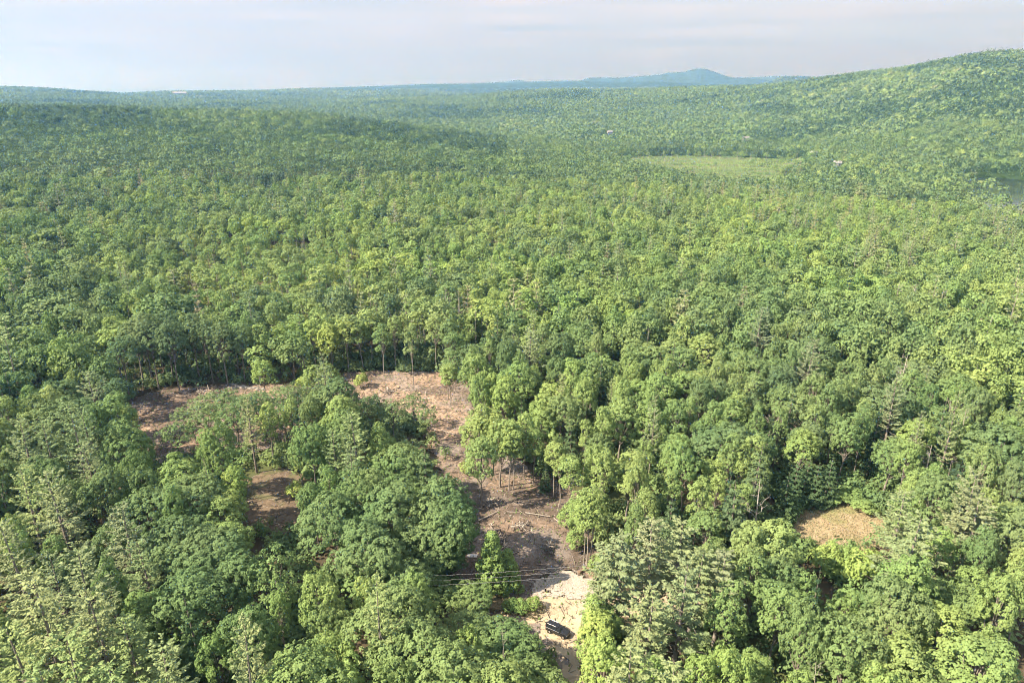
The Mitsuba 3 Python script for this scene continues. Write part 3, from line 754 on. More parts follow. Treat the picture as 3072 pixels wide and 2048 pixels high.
for k, t, x, y, H, R in HEROES:
    put(x, y, k, t, H, R, True)
A0, A1 = math.radians(-47), math.radians(43)
n_try = 26000
rr = np.sqrt(rng.uniform(30 ** 2, MID_END ** 2, n_try))
aa = rng.uniform(A0, A1, n_try)
xs, ys = rr * np.sin(aa), rr * np.cos(aa)
blocked = shapely.contains_xy(keep_out, xs, ys)
to_open = shapely.distance(open_, shapely.points(xs, ys))
for x, y, r, az, no, gap in zip(xs, ys, rr, np.degrees(aa), blocked, to_open):
    if no:
        continue
    w = mixture(x, y, r, az)
    k = KINDS[rng.choice(6, p=w)]
    thin = -27 < az < -12.5 and 268 < r < 405 or -5 < az < 0 and 330 < r < 400
    if thin:
        k = 'slender' if rng.random() < 0.93 else 'dead'
    R = RADIUS[k] * (1.22 if k == 'oak' and az < -8 and r > 170 else 1.0) * rng.choice([rng.uniform(0.55, 0.9), rng.uniform(0.85, 1.45)])
    if gap < 0.5 * R or not fits(x, y, R, 1.15 if thin else {'slender': 0.74, 'oak': 0.76 if az < -8 and r > 170 else 0.68}.get(k, 0.66)):
        continue
    H = {'oak': 19, 'maple': 19, 'slender': 19, 'pine': 24, 'spire': 20, 'dead': 17}[k] * rng.uniform(0.74, 1.14)
    st = float(np.clip((vnoise(x, y, 38.0, 12) - 0.5) * 1.5 + 0.5 + rng.normal(0, 0.16), 0, 0.999))
    H *= 0.9 + 0.24 * float(vnoise(x, y, 55.0, 14))
    t = {'oak': (0.07, 0.14)[int(st * 2)], 'maple': (0.22, 0.22, 0.32, 0.32, 0.43, 0.43)[int(st * 6)] if rng.random() > 0.03 else 0.56, 'slender': (0.34, 0.34, 0.46, 0.46, 0.56)[int(st * 5)],
         'pine': rng.choice([0.77, 0.83, 0.9], p=[0.5, 0.35, 0.15]), 'spire': 0.02, 'dead': 0.9}[k]
    put(x, y, k, t, H, R, False)

X = np.array([[t[0], t[1]] for t in trees])
Z = height(X[:, 0], X[:, 1])
order = np.argsort(np.hypot(X[:, 0], X[:, 1]))
NAMES = {'oak': 'broadleaf_tree', 'edge': 'broadleaf_tree', 'openoak': 'broadleaf_tree', 'maple': 'broadleaf_tree', 'cone': 'broadleaf_tree', 'slender': 'slender_tree', 'pine': 'pine_tree',
         'spire': 'hemlock_tree', 'sapling_spire': 'hemlock_tree', 'dead': 'dead_tree', 'snag': 'dead_tree', 'shrub': 'shrub'}
count, things = {}, []
NEAR_END, MOST = 215.0, 300
stuff = 0


def number(base):
    count[base] = count.get(base, 0) + 1
    return base if count[base] == 1 else f'{base}_{count[base] - 1:03d}'


def choose(pool, tint):
    near = sorted(pool, key=lambda p: abs(p[0] - tint) + 0.03 * rng.random())
    d = abs(near[0][0] - tint)
    same = [p for p in near if abs(p[0] - tint) < d + 0.04]
    return same[rng.integers(len(same))]


singles = 0
for i in order:
    x, y, k, t, H, R, hero = trees[i]
    r = math.hypot(x, y)
    az = math.degrees(math.atan2(x, y))
    inview = -40 < az < 39.5 and r > 48
    if hero and r < 400 or r < NEAR_END:
        t, g, h0, r0 = choose(NEAR[k], t)
    else:
        t, g, h0, r0 = choose(MID[k if k in MID else 'maple'], t)
    where = (x, y, Z[i] - 0.1)
    how = dict(s=R / r0, sz=H / h0, turn=rng.uniform(0, 360), lean=rng.normal(0, 1.5))
    if hero or (inview and singles < MOST - len(HEROES)):
        singles += 0 if hero else 1
        key = number(NAMES[k])
        things.append((key, k, t, x, y, float(Z[i]), H, R))
    else:
        stuff += 1
        key = f'forest__{stuff:05d}'
    instance(key, g, *where, **how)

# low green growth between the trunks, near enough to be seen through the gaps
L, _ = B(500, 3.0, 1.9, 0.1, 5, 5, 6, 0.62, 0.7, branches=False)
for t in (0.07, 0.2, 0.62):
    one(f'low_{int(t * 100)}', L, t, None, 0)
n_low = 11000
rl, al = np.sqrt(rng.uniform(35 ** 2, 410 ** 2, n_low)), rng.uniform(A0, A1, n_low)
xl, yl = rl * np.sin(al), rl * np.cos(al)
ok = ~shapely.contains_xy(unary_union([soil.buffer(1.5), road.buffer(1.5), gravel.buffer(1), leafy.buffer(1), grass.buffer(1)]), xl, yl)
zl = height(xl, yl)
for n_, (x, y, z) in enumerate(zip(xl[ok], yl[ok], zl[ok])):
    instance(f'undergrowth__{n_ + 1:05d}', f'low_{62 if -27 < math.degrees(math.atan2(x, y)) < -12.5 and math.hypot(x, y) > 268 and rng.random() < 0.8 else rng.choice([7, 20])}', x, y, z - 0.2, s=rng.uniform(0.6, 1.5), sz=rng.uniform(0.5, 1.4), turn=rng.uniform(0, 360))
edge_line = unary_union([soil, leafy, grass]).buffer(2.2).boundary
for i in range(420):
    p = edge_line.interpolate(rng.random(), normalized=True)
    x, y = p.x + rng.normal(0, 1.6), p.y + rng.normal(0, 1.6)
    if rng.random() < 0.25 or shapely.contains_xy(road.buffer(1.0), x, y):
        continue
    n_ += 1
    instance(f'undergrowth__{n_ + 1:05d}', f'low_{rng.choice([7, 20])}', x, y, float(height(x, y)) - 0.1, s=rng.uniform(0.4, 1.0), sz=rng.uniform(0.4, 1.6), turn=rng.uniform(0, 360))
labels['undergrowth'] = {'label': 'low green bushes and saplings covering the ground between the trunks', 'category': 'undergrowth', 'kind': 'stuff'}

# far forest: patches laid on the slope
def tangent(x, y, side):
    e = side * 0.5
    z = height(np.r_[x, x - e, x + e, x, x], np.r_[y, y, y, y - e, y + e]).reshape(5, -1)
    return z.mean(0), (z[2] - z[1]) / (2 * e), (z[4] - z[3]) / (2 * e)


def lay(tag, side, r0, r1, pad):
    global stuff
    lim = r1 * 0.76 + side
    g = np.arange(-lim, lim, side)
    h = np.arange(r0 * 0.7, r1 + side, side)
    x, y = (q.ravel() for q in np.meshgrid(g, h))
    x, y = x + rng.uniform(-0.03, 0.03, x.shape) * side, y + rng.uniform(-0.03, 0.03, x.shape) * side
    r, az = np.hypot(x, y), np.degrees(np.arctan2(x, y))
    ok = (r >= r0) & (r < r1) & (np.abs(az) < 40.5) & ~shapely.contains_xy(marsh.buffer(side * 0.2), x, y) & ~shapely.contains_xy(pond.buffer(side * 0.3), x, y)
    for hx, hy in HOUSES + [BIG] + [(-1660, 4070)]:
        ok &= np.hypot(x - hx, y - hy) > (22 if side < 90 else 60 if side < 150 else 120)
    x, y, r, az = x[ok], y[ok], r[ok], az[ok]
    z, sx, sy = tangent(x, y, side)
    n = vnoise(x, y, 130 + side, 4)
    m2 = vnoise(x, y, 260 + side, 8)
    for a, b, c, p, q, rr_, z_, n_, m_ in zip(x, y, z, sx, sy, r, az, n, m2):
        m = 'leafy'
        if n_ > 0.62:
            m = 'dark'
        if n_ < 0.36 and (z_ > 8 or rr_ > 1300):
            m = 'pines'
        if m_ > 0.76:
            m = 'spruce'
        if z_ > 18 and rr_ > 1400 and m == 'leafy' and rng.random() < 0.55:
            m = 'dark'
        if z_ > 14 and rr_ < 1200 and n_ < 0.55:
            m = 'pines'
        if z_ < 0 and 850 < rr_ < 1250 and n_ < 0.6:
            m = 'pines' if n_ < 0.35 else 'dark'
        stuff += 1
        turn = math.radians(90 * rng.integers(4))
        cs, sn = math.cos(turn), math.sin(turn)
        M = np.array([[cs, -sn, 0, a], [sn, cs, 0, b], [p * cs + q * sn, -p * sn + q * cs, rng.uniform(0.9, 1.08), c], [0, 0, 0, 1]])
        scene[f'forest__{stuff:05d}'] = {'type': 'instance', 'to_world': T(M), 'group': {'type': 'ref', 'id': f'{tag}_{m}_{rng.integers(3)}'}}


lay('far', FAR_SIDE, MID_END - 8, 1350.0, 0)
lay('farther', FARTHER_SIDE, 1340.0, 3300.0, 0)
lay('farthest', FARTHEST_SIDE, 3250.0, 6800.0, 0)
labels['forest'] = {'label': 'dense green forest canopy rolling away to the hills behind the separate nearer trees', 'category': 'forest', 'kind': 'stuff'}

# ------------------------------------------------------------------ the ground
rings = np.concatenate([[5.0], np.geomspace(20, 620, 330), np.geomspace(628, 7000, 220), np.geomspace(7100, 19000, 110)])


def ground(x, y):
    r = np.hypot(x, y)
    bumps = 0.5 * (meshkit.fbm(np.stack([x / 9.0, y / 9.0, x * 0], -1), 3, 2) - 0.5) * np.clip((600 - r) / 300, 0, 1)
    wet = shapely.distance(pond, shapely.points(x.ravel(), y.ravel())).reshape(x.shape)
    return height(x, y) + bumps - 3.0 * np.clip(1 - wet / 12.0, 0, 1)


v, f = sheet(rings, 420, ground, math.radians(-46), math.radians(46))
scene['forest_floor'] = mikit.ply((v, f), 'ground_soil', smooth=True)
labels['forest_floor'] = {'label': 'leaf littered forest floor and wooded hills under the trees', 'category': 'ground', 'kind': 'structure'}
w, g = sheet(np.concatenate([[5.0], np.geomspace(20, 19000, 60)]), 120, height, math.radians(45.9), math.radians(314.1))
scene['outer_ground'] = mikit.ply((w, g), 'ground_soil', smooth=True)
labels['outer_ground'] = {'label': 'wooded ground beside and behind the viewpoint', 'category': 'ground', 'kind': 'structure'}
# ------------------------------------------------------------------ haze
scene['haze'] = {'type': 'cube', 'to_world': T().translate([0, 0, 235.0]).scale([21000, 21000, 300.0]), 'bsdf': {'type': 'null'}, 'interior': {'type': 'ref', 'id': 'air'}}
labels['haze'] = {'label': 'thin blue summer haze over the hills', 'category': 'haze', 'kind': 'stuff'}
# ------------------------------------------------------------------ bare ground, road, gravel, dry grass: sheets a few centimetres above the floor
def inside(poly, x, y, ragged, seed):
    """Inside the outline, its edge broken up by noise."""
    d = shapely.distance(poly, shapely.points(x, y)) - shapely.distance(poly.boundary, shapely.points(x, y)) * shapely.contains_xy(poly, x, y)
    return d < ragged * 2 * (meshkit.fbm(np.stack([x / 2.2, y / 2.2, x * 0], -1), 3, seed) - 0.5)


def drape(name, poly, step, lift, bsdf, ragged=0.8, relief=None, seed=1):
    x0, y0, x1, y1 = poly.bounds
    gx, gy = np.arange(x0 - 2, x1 + 2, step), np.arange(y0 - 2, y1 + 2, step)
    x, y = np.meshgrid(gx, gy)
    cx, cy = (x[:-1, :-1] + step / 2).ravel(), (y[:-1, :-1] + step / 2).ravel()
    on = inside(poly, cx, cy, ragged, seed)
    i, j = np.meshgrid(np.arange(len(gy) - 1), np.arange(len(gx) - 1), indexing='ij')
    n = len(gx)
    q = np.stack([i * n + j, i * n + j + 1, (i + 1) * n + j + 1, (i + 1) * n + j], -1).reshape(-1, 4)[on]
    z = ground(x, y) + lift
    if relief is not None:
        z = z + relief(x, y)
    used, inv = np.unique(q, return_inverse=True)
    v = np.stack([x, y, z], -1).reshape(-1, 3)[used]
    scene[name] = mikit.ply((v, inv.reshape(-1, 4)), bsdf, smooth=True)


def lumps(x, y):
    f = meshkit.fbm(np.stack([x / 1.7, y / 1.7, x * 0], -1), 3, 21)
    g = meshkit.fbm(np.stack([x / 6.0, y / 3.0, x * 0], -1), 2, 22)
    return np.maximum(0, 0.55 * (f - 0.42)) + 0.25 * np.maximum(0, g - 0.5) + 0.03


def soil_colour(p, n, uv):
    a = fbm(p.x / 5.0, p.y / 3.0, 0.0, 4)
    b = fbm(p.x / 0.7, p.y / 0.7, 2.0, 3)
    c = mix((0.130, 0.105, 0.089), (0.233, 0.182, 0.147), smoothstep(0.3, 0.7, a))
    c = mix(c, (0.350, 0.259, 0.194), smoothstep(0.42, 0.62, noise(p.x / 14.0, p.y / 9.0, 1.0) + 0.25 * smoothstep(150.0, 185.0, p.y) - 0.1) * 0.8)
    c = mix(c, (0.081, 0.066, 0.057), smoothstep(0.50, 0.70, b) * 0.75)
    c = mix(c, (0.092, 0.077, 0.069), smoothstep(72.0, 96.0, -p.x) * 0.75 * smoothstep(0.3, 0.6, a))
    c = mix(c, (0.088, 0.074, 0.064), smoothstep(160.0, 142.0, p.y) * 0.5)  # tree shade over the near, lower clearing, put into the soil colour
    grey = smoothstep(0.5, 0.72, fbm(p.x / 8.0, p.y / 8.0, 9.0, 3))
    return mix(c, (0.233, 0.209, 0.197), grey * 0.55) * (0.85 + 0.3 * cell_rand(p.x * 5, p.y * 5))


def road_colour(p, n, uv):
    a = fbm(p.x / 4.0, p.y / 2.0, 0.0, 4)
    c = mix((0.363, 0.296, 0.209), (0.461, 0.383, 0.286), a)
    rut = noise(p.x / 9.0 + p.y / 14.0, p.y * 0.9 - p.x * 0.28, 4.0)
    return mix(c, (0.279, 0.230, 0.170), smoothstep(0.62, 0.85, rut) * 0.6)


def gravel_colour(p, n, uv):
    d1, d2, c = mikit.voronoi(p.x * 5.0, p.y * 5.0)
    a = fbm(p.x / 2.0, p.y / 1.5, 0.0, 3)
    return mix((0.27, 0.235, 0.20), (0.40, 0.365, 0.325), a) * (0.85 + 0.3 * c)


def dry_colour(p, n, uv):
    a = fbm(p.x / 1.2, p.y / 1.2, 0.0, 4)
    c = mix((0.225, 0.178, 0.112), (0.36, 0.298, 0.198), a)
    return mix(c, (0.17, 0.20, 0.075), smoothstep(0.55, 0.78, fbm(p.x / 4.0, p.y / 4.0, 7.0, 3)) * 0.6)


def litter_colour(p, n, uv):
    a = fbm(p.x / 0.9, p.y / 0.9, 0.0, 4)
    c = mix((0.07, 0.056, 0.043), (0.21, 0.165, 0.122), a)
    return mix(c, (0.09, 0.11, 0.05), smoothstep(0.5, 0.75, fbm(p.x / 3.0, p.y / 3.0, 4.0, 3)) * 0.6)


def marsh_colour(p, n, uv):
    a = fbm(p.x / 60.0, p.y / 16.0, 0.0, 4)
    c = mix((0.085, 0.125, 0.055), (0.135, 0.185, 0.075), smoothstep(0.3, 0.7, a))
    return mix(c, (0.14, 0.135, 0.10), smoothstep(0.5, 0.68, fbm(p.x / 30.0, p.y / 9.0, 6.0, 3)) * 0.8)


def matte(fn):
    return {'type': 'twosided', 'bsdf': {'type': 'diffuse', 'reflectance': mikit.proc(fn)}}


for n_, fn in (('bare_soil', soil_colour), ('sand_road', road_colour), ('road_gravel', gravel_colour), ('dry_turf', dry_colour), ('leaf_litter', litter_colour), ('marsh_turf', marsh_colour)):
    scene['mat_' + n_] = matte(fn)
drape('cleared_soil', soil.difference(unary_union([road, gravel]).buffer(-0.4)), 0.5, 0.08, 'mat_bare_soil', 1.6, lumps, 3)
drape('dirt_road', road, 0.4, 0.20, 'mat_sand_road', 1.3, lambda x, y: 0.02 * np.sin(x * 0.0), 4)
drape('gravel_apron', gravel, 0.4, 0.30, 'mat_road_gravel', 2.2, lambda x, y: 0.05 * meshkit.noise(np.stack([x / 0.7, y / 0.7, x * 0], -1), 5), 5)
drape('leaf_litter_patch', leafy, 0.5, 0.08, 'mat_leaf_litter', 1.2, None, 6)
drape('dry_grass_clearing', grass, 0.4, 0.10, 'mat_dry_turf', 0.8, lambda x, y: 0.12 * meshkit.noise(np.stack([x / 0.5, y / 0.5, x * 0], -1), 6), 7)
verge = Polygon([(-6.0, 101.0), (4.5, 99.0), (5.5, 101.5), (1.0, 103.5), (-7.5, 105.0)])
drape('dry_grass_verge', verge, 0.35, 0.34, 'mat_dry_turf', 1.2, lambda x, y: 0.2 * meshkit.noise(np.stack([x / 0.6, y / 0.6, x * 0], -1), 7), 8)
for k_, t_ in (('cleared_soil', 'brown stump littered soil of the cleared ground'), ('dirt_road', 'pale sandy dirt road and turnout'), ('gravel_apron', 'whitish gravel apron between the road and the clearing'),
               ('leaf_litter_patch', 'brown leaf litter in a gap of the left woods'), ('dry_grass_clearing', 'round patch of dry tan grass at right'), ('dry_grass_verge', 'strip of reddish dry grass along the road edge')):
    labels[k_] = {'label': t_, 'category': 'ground', 'kind': 'structure'}
drape('marsh', marsh, 4.0, 0.25, 'mat_marsh_turf', 14.0, lambda x, y: 0.5 * meshkit.noise(np.stack([x / 7.0, y / 7.0, x * 0], -1), 8), 9)
labels['marsh'] = {'label': 'open yellow green marsh meadow in the valley', 'category': 'marsh', 'kind': 'structure'}
pv = np.array(pond.buffer(10).exterior.coords)[:-1]
import trimesh
pm = trimesh.creation.triangulate_polygon(pond.buffer(10), engine='earcut')
scene['pond_water'] = {'type': 'principled', 'base_color': {'type': 'rgb', 'value': [0.012, 0.018, 0.018]}, 'roughness': 0.06, 'specular': 0.6}
scene['pond'] = mikit.ply((np.c_[pm[0], np.full(len(pm[0]), POND_LEVEL)], pm[1]), {'type': 'twosided', 'bsdf': {'type': 'ref', 'id': 'pond_water'}})
labels['pond'] = {'label': 'dark still pond by the right edge below the hill', 'category': 'pond', 'kind': 'structure'}

# ------------------------------------------------------------------ slash, sticks, stones and tufts lying about
def gz(x, y):
    return ground(np.atleast_1d(np.asarray(x, float)), np.atleast_1d(np.asarray(y, float)))


def scatter(poly, n, seed):
    q = np.random.default_rng(seed)
    x0, y0, x1, y1 = poly.bounds
    x, y = q.uniform(x0, x1, n * 4), q.uniform(y0, y1, n * 4)
    ok = shapely.contains_xy(poly, x, y)
    return x[ok][:n], y[ok][:n], q


def bars(x, y, z, ln, r, q, tilt=0.12, heading=None):
    """Sticks: three-sided bars."""
    a = q.uniform(0, 6.283, len(x)) if heading is None else heading
    d = unit(np.c_[np.cos(a), np.sin(a), q.normal(0, tilt, len(x))])
    s = unit(np.cross(d, [0, 0, 1.0]))
    u = np.cross(s, d)
    c = np.c_[x, y, z]
    V = []
    for e in (-0.5, 0.5):
        for g in (0, 2.094, 4.189):
            V.append(c + d * (ln * e)[:, None] + (s * math.cos(g) + u * math.sin(g)) * (r * (1.0 - 0.5 * (e > 0)))[:, None])
    V = np.stack(V, 1).reshape(-1, 3)
    k = np.arange(len(x))[:, None, None] * 6
    F = (k + np.array([[0, 1, 4], [0, 4, 3], [1, 2, 5], [1, 5, 4], [2, 0, 3], [2, 3, 5]])).reshape(-1, 3)
    return V, F


x, y, q = scatter(soil, 5200, 31)
V, F = bars(x, y, gz(x, y) + lumps(x, y) + 0.14, q.uniform(0.4, 2.6, len(x)) ** 1.2, q.uniform(0.025, 0.09, len(x)), q)
scene['slash'] = mikit.ply((V, F), 'bark', uv=np.c_[np.zeros(len(V)), np.repeat(q.choice([0.05, 0.3, 0.6, 0.95], len(x), p=[0.45, 0.3, 0.17, 0.08]), 6)])
labels['slash'] = {'label': 'sticks and branch litter strewn over the cleared soil', 'category': 'branch litter', 'kind': 'stuff'}


def stones(x, y, z, r, q):
    b = trimesh.creation.icosphere(1, 1.0)
    V, F = [], []
    for i in range(len(x)):
        s = b.vertices * (1 + 0.35 * (q.random((len(b.vertices), 1)) - 0.5)) * [1, q.uniform(0.6, 1), q.uniform(0.45, 0.8)] * r[i]
        c, n_ = math.cos(i * 1.7), math.sin(i * 1.7)
        V.append(s @ np.array([[c, n_, 0], [-n_, c, 0], [0, 0, 1]]) + [x[i], y[i], z[i] + 0.25 * r[i]])
        F.append(b.faces + i * len(s))
    return np.vstack(V), np.vstack(F)


def stone_colour(p, n, uv):
    return mix((0.166, 0.156, 0.146), (0.374, 0.358, 0.333), fbm(p.x * 1.3, p.y * 1.3, p.z * 1.3, 3))


scene['mat_stone'] = matte(stone_colour)
x, y, q = scatter(gravel.buffer(1.0), 300, 32)
V, F = stones(x, y, gz(x, y) + 0.33, q.uniform(0.05, 0.13, len(x)), q)
scene['road_stones'] = mikit.ply((V, F), 'mat_stone')
labels['road_stones'] = {'label': 'pale crushed stones scattered on the gravel apron', 'category': 'stones', 'kind': 'stuff'}
x, y, q = scatter(leafy, 260, 34)
V, F = bars(x, y, gz(x, y) + 0.16, q.uniform(0.4, 2.4, len(x)), q.uniform(0.025, 0.08, len(x)), q)
scene['twigs'] = mikit.ply((V, F), 'bark', uv=np.c_[np.zeros(len(V)), np.repeat(q.choice([0.05, 0.3, 0.7], len(x)), 6)])
labels['twigs'] = {'label': 'fallen branches on the brown leaf litter of the left woods gap', 'category': 'branch litter', 'kind': 'stuff'}
x, y, q = scatter(soil, 420, 33)
V, F = stones(x, y, gz(x, y) + lumps(x, y) + 0.1, q.uniform(0.08, 0.28, len(x)), q)
scene['field_stones'] = mikit.ply((V, F), 'mat_stone')
labels['field_stones'] = {'label': 'small grey stones in the cleared soil', 'category': 'stones', 'kind': 'stuff'}


def tufts(name, poly, n, hgt, tint, seed, label, cat):
    x, y, q = scatter(poly, n, seed)
    m = len(x)
    c = np.c_[x, y, gz(x, y) + 0.25 + hgt * 0.3]
    nn = unit(q.normal(size=(m, 3)) * [1, 1, 0.25])
    v, f = kites(c, nn, hgt * 1.2, q, 0.45, np.tile([0, 0, 1.0], (m, 1)) + q.normal(0, 0.35, (m, 3)))
    scene[name] = mikit.ply((v, f), 'foliage', uv=np.c_[np.repeat(q.random(m), 4), np.full(len(v), tint)])
    labels[name] = {'label': label, 'category': cat, 'kind': 'stuff'}


tufts('dry_grass', grass, 2600, 0.35, 0.93, 41, 'dry tan grass tufts on the round clearing', 'grass')
tufts('verge_grass', verge.buffer(0.8), 900, 0.5, 0.97, 42, 'reddish dry grass along the road verge', 'grass')
tufts('marsh_sedge', marsh.buffer(-6), 9000, 1.6, 0.40, 43, 'yellow green sedge of the valley marsh', 'grass')
tufts('weeds', soil, 2600, 0.5, 0.45, 44, 'sparse green weeds sprouting on the cleared soil', 'weeds')

# stumps, brush piles, boulders, logs
def log(a, b, r, tone, name, label, group_=None, cat='log'):
    key = number(name)
    scene[key] = bark([tube(curve(np.array(a), np.array(b), [0, 0, 0.03], 4), [r, r * 0.95, r * 0.85, r * 0.7], 8)], tone)
    labels[key] = {'label': label, 'category': cat, **({'group': group_} if group_ else {})}


def stump(x, y, r, h, seed):
    q = np.random.default_rng(seed)
    key = number('stump')
    z = float(gz(x, y)[0]) + 0.1
    parts = [tube([[x, y, z - 0.2], [x, y, z + 0.2 * h], [x, y, z + h]], [r * 1.5, r * 1.05, r], 9)]
    for a in q.uniform(0, 6.283, 5):
        o = np.array([math.cos(a), math.sin(a), 0])
        parts.append(tube([np.array([x, y, z + 0.25 * h]) + o * r * 0.8, np.array([x, y, z]) + o * r * 2.0, np.array([x, y, z - 0.1]) + o * r * 3.0], [r * 0.4, r * 0.25, r * 0.1], 5))
    scene[key + '__bole'] = bark(parts, 0.12)
    ring = np.arange(9) * 2 * np.pi / 9
    cap = np.vstack([np.c_[x + r * np.cos(ring), y + r * np.sin(ring), np.full(9, z + h)], [[x, y, z + h + 0.03]]])
    k = np.arange(9)
    scene[key + '__cut_face'] = mikit.ply((cap, np.c_[k, (k + 1) % 9, np.full(9, 9)]), 'mat_cut_wood')
    return key


scene['mat_cut_wood'] = {'type': 'twosided', 'bsdf': {'type': 'diffuse', 'reflectance': {'type': 'rgb', 'value': [0.52, 0.38, 0.24]}}}
for n_, (x, y, lab) in enumerate([(-36.5, 200.0, 'dark stump at the far left of the tan upper clearing'), (-29.0, 195.0, 'dark stump in the middle of the tan upper clearing'),
                                  (-33.0, 188.0, 'low dark stump at the near edge of the tan upper clearing'), (-24.0, 186.0, 'dark stump at the right of the tan upper clearing')]):
    labels[stump(x, y, 0.45, 0.6, 50 + n_)] = {'label': lab, 'category': 'stump'}


def brush_pile(x, y, a, b, h, n, seed, label, angle=0.0):
    """A windrow of roots, stones and cut branches: a low earth heap under crossed limbs."""
    q = np.random.default_rng(seed)
    key = number('brush_pile')
    ca, sa = math.cos(angle), math.sin(angle)
    g = trimesh.creation.icosphere(3, 1.0)
    v = np.array(g.vertices)
    f_ = 1 + 0.5 * (meshkit.fbm(v * 2.5 + seed, 3, seed) - 0.5)
    v = v * [a, b, h] * f_[:, None]
    z0 = float(gz(x, y)[0])
    v = v @ np.array([[ca, sa, 0], [-sa, ca, 0], [0, 0, 1]]) + [x, y, z0]
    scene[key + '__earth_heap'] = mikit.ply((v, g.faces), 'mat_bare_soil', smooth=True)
    u = q.normal(0, 0.45, (n, 2)).clip(-1, 1)
    px, py = u[:, 0] * a, u[:, 1] * b
    pz = h * np.sqrt(np.maximum(0, 1 - (u ** 2).sum(1))) * q.uniform(0.7, 1.15, n) + 0.1
    V, F = bars(x + px * ca - py * sa, y + px * sa + py * ca, z0 + pz, q.uniform(1.0, 4.0, n), q.uniform(0.05, 0.16, n), q, 0.35)
    scene[key + '__branches'] = mikit.ply((V, F), 'bark', uv=np.c_[np.zeros(len(V)), np.repeat(q.choice([0.1, 0.35, 0.7], n), 6)])
    labels[key] = {'label': label, 'category': 'brush pile'}


brush_pile(-98, 194, 9, 3.0, 1.8, 190, 61, 'long dark heap of roots and branches under the tall oaks', 0.12)
brush_pile(-112, 183, 5, 4, 1.3, 90, 62, 'low brush heap at the left end of the left clearing', 0.5)
brush_pile(-93, 168, 4.5, 3, 1.2, 90, 63, 'grey brush heap in the middle of the left clearing', 1.0)
for n_, (bx, by, ba, bb, bl) in enumerate([(2.0, 126, 2.2, 1.2, 'small dark brush heap in the middle of the lower clearing'), (-4.5, 135, 2.6, 1.3, 'brush heap at the upper left of the lower clearing'), (7.5, 119, 2.0, 1.2, 'brush heap at the right side of the lower clearing'),
                                           (-39, 196, 2.4, 1.5, 'brush heap at the left of the tan upper clearing'), (-26, 176, 2.4, 1.3, 'brush heap on the narrow soil strip between the clearings'), (-48, 190, 3.0, 1.6, 'brush heap between the tan upper clearing and the left clearing'), (-76, 176, 3.0, 1.6, 'brush heap under the thin-leaved trees right of the left clearing')]):
    brush_pile(bx, by, ba, bb, 0.7, 46, 90 + n_, bl, 0.4 * n_)
brush_pile(-2.5, 121, 6.5, 1.6, 0.7, 90, 64, 'dark windrow of branches across the shaded lower clearing', 1.9)
x, y, q = np.linspace(-92, -80, 26), np.linspace(201.5, 199, 26), np.random.default_rng(65)
for i in range(26):
    key = number('boulder')
    r = q.uniform(0.45, 0.95)
    V, F = stones(x[i:i + 1] + q.normal(0, 0.5, 1), y[i:i + 1] + q.normal(0, 0.7, 1), gz(x[i], y[i]) + 0.1, np.array([r]), q)
    scene[key] = mikit.ply((V, F), 'mat_stone')
    labels[key] = {'label': 'grey boulder in the row of rocks at the foot of the tall oaks', 'category': 'boulder', 'group': 'boulders below the tall oaks'}
for a, b, r, lab in [((-7.5, 128, 0.35), (-3.0, 131.5, 0.5), 0.16, 'thin log lying in the upper shade of the lower clearing'), ((-9.5, 122, 0.3), (-6.8, 120.2, 0.3), 0.10, 'pale pole lying at the left side of the lower clearing'),
                     ((3.0, 131, 0.4), (8.5, 129.5, 0.5), 0.14, 'grey log beside the twin slender trunks'), ((-20.0, 171, 0.4), (-15.5, 168, 0.5), 0.14, 'bleached log on the path between the clearings')]:
    a, b = (np.array([q_[0], q_[1], q_[2] + float(gz(q_[0], q_[1])[0])]) for q_ in (a, b))
    log(a, b, r, 0.6, 'log', lab)


def box(c, s, chamfer=0.0):
    m = trimesh.creation.box(s)
    m.apply_translation(c)
    return m


# a pale flat sheet left in the shade
z = float(gz(*SLAB)[0]) + 0.25
m = trimesh.creation.extrude_polygon(Polygon([(-1.1, -0.45), (0.9, -0.55), (1.15, 0.3), (0.3, 0.55), (-0.9, 0.5)]), 0.12, engine='earcut')
m.apply_translation([SLAB[0], SLAB[1], z])
scene['mat_pale'] = {'type': 'twosided', 'bsdf': {'type': 'diffuse', 'reflectance': {'type': 'rgb', 'value': [0.55, 0.55, 0.56]}}}
scene['pale_slab'] = mikit.ply(m, 'mat_pale')
labels['pale_slab'] = {'label': 'pale flat slab lying in the shade left of the double crowned tree', 'category': 'slab'}

# the dug bank beside the gravel: a heap of reddish earth with a dark hollow on its near side
g = trimesh.creation.icosphere(4, 1.0)
v = np.array(g.vertices)
v = v * [2.6, 1.7, 1.25] * (1 + 0.5 * (meshkit.fbm(v * 2.2 + 3, 4, 71) - 0.5))[:, None]
dent = np.exp(-(((v[:, 0] + 1.3) / 0.9) ** 2 + ((v[:, 1] + 1.3) / 1.0) ** 2))
v[:, 1] += dent * 1.5
v[:, 2] -= dent * 0.7
def bank_colour(p, n, uv):
    return mix((0.10, 0.072, 0.055), (0.235, 0.17, 0.128), fbm(p.x * 1.2, p.y * 1.2, p.z * 1.2, 4))
scene['mat_bank'] = matte(bank_colour)
scene['earth_bank'] = mikit.ply((v + [MOUND[0] + 0.6, MOUND[1], float(gz(*MOUND)[0]) + 0.1], g.faces), 'mat_bank', smooth=True)
labels['earth_bank'] = {'label': 'small heap of reddish dug earth with a dark hollow beside the gravel', 'category': 'earth heap'}

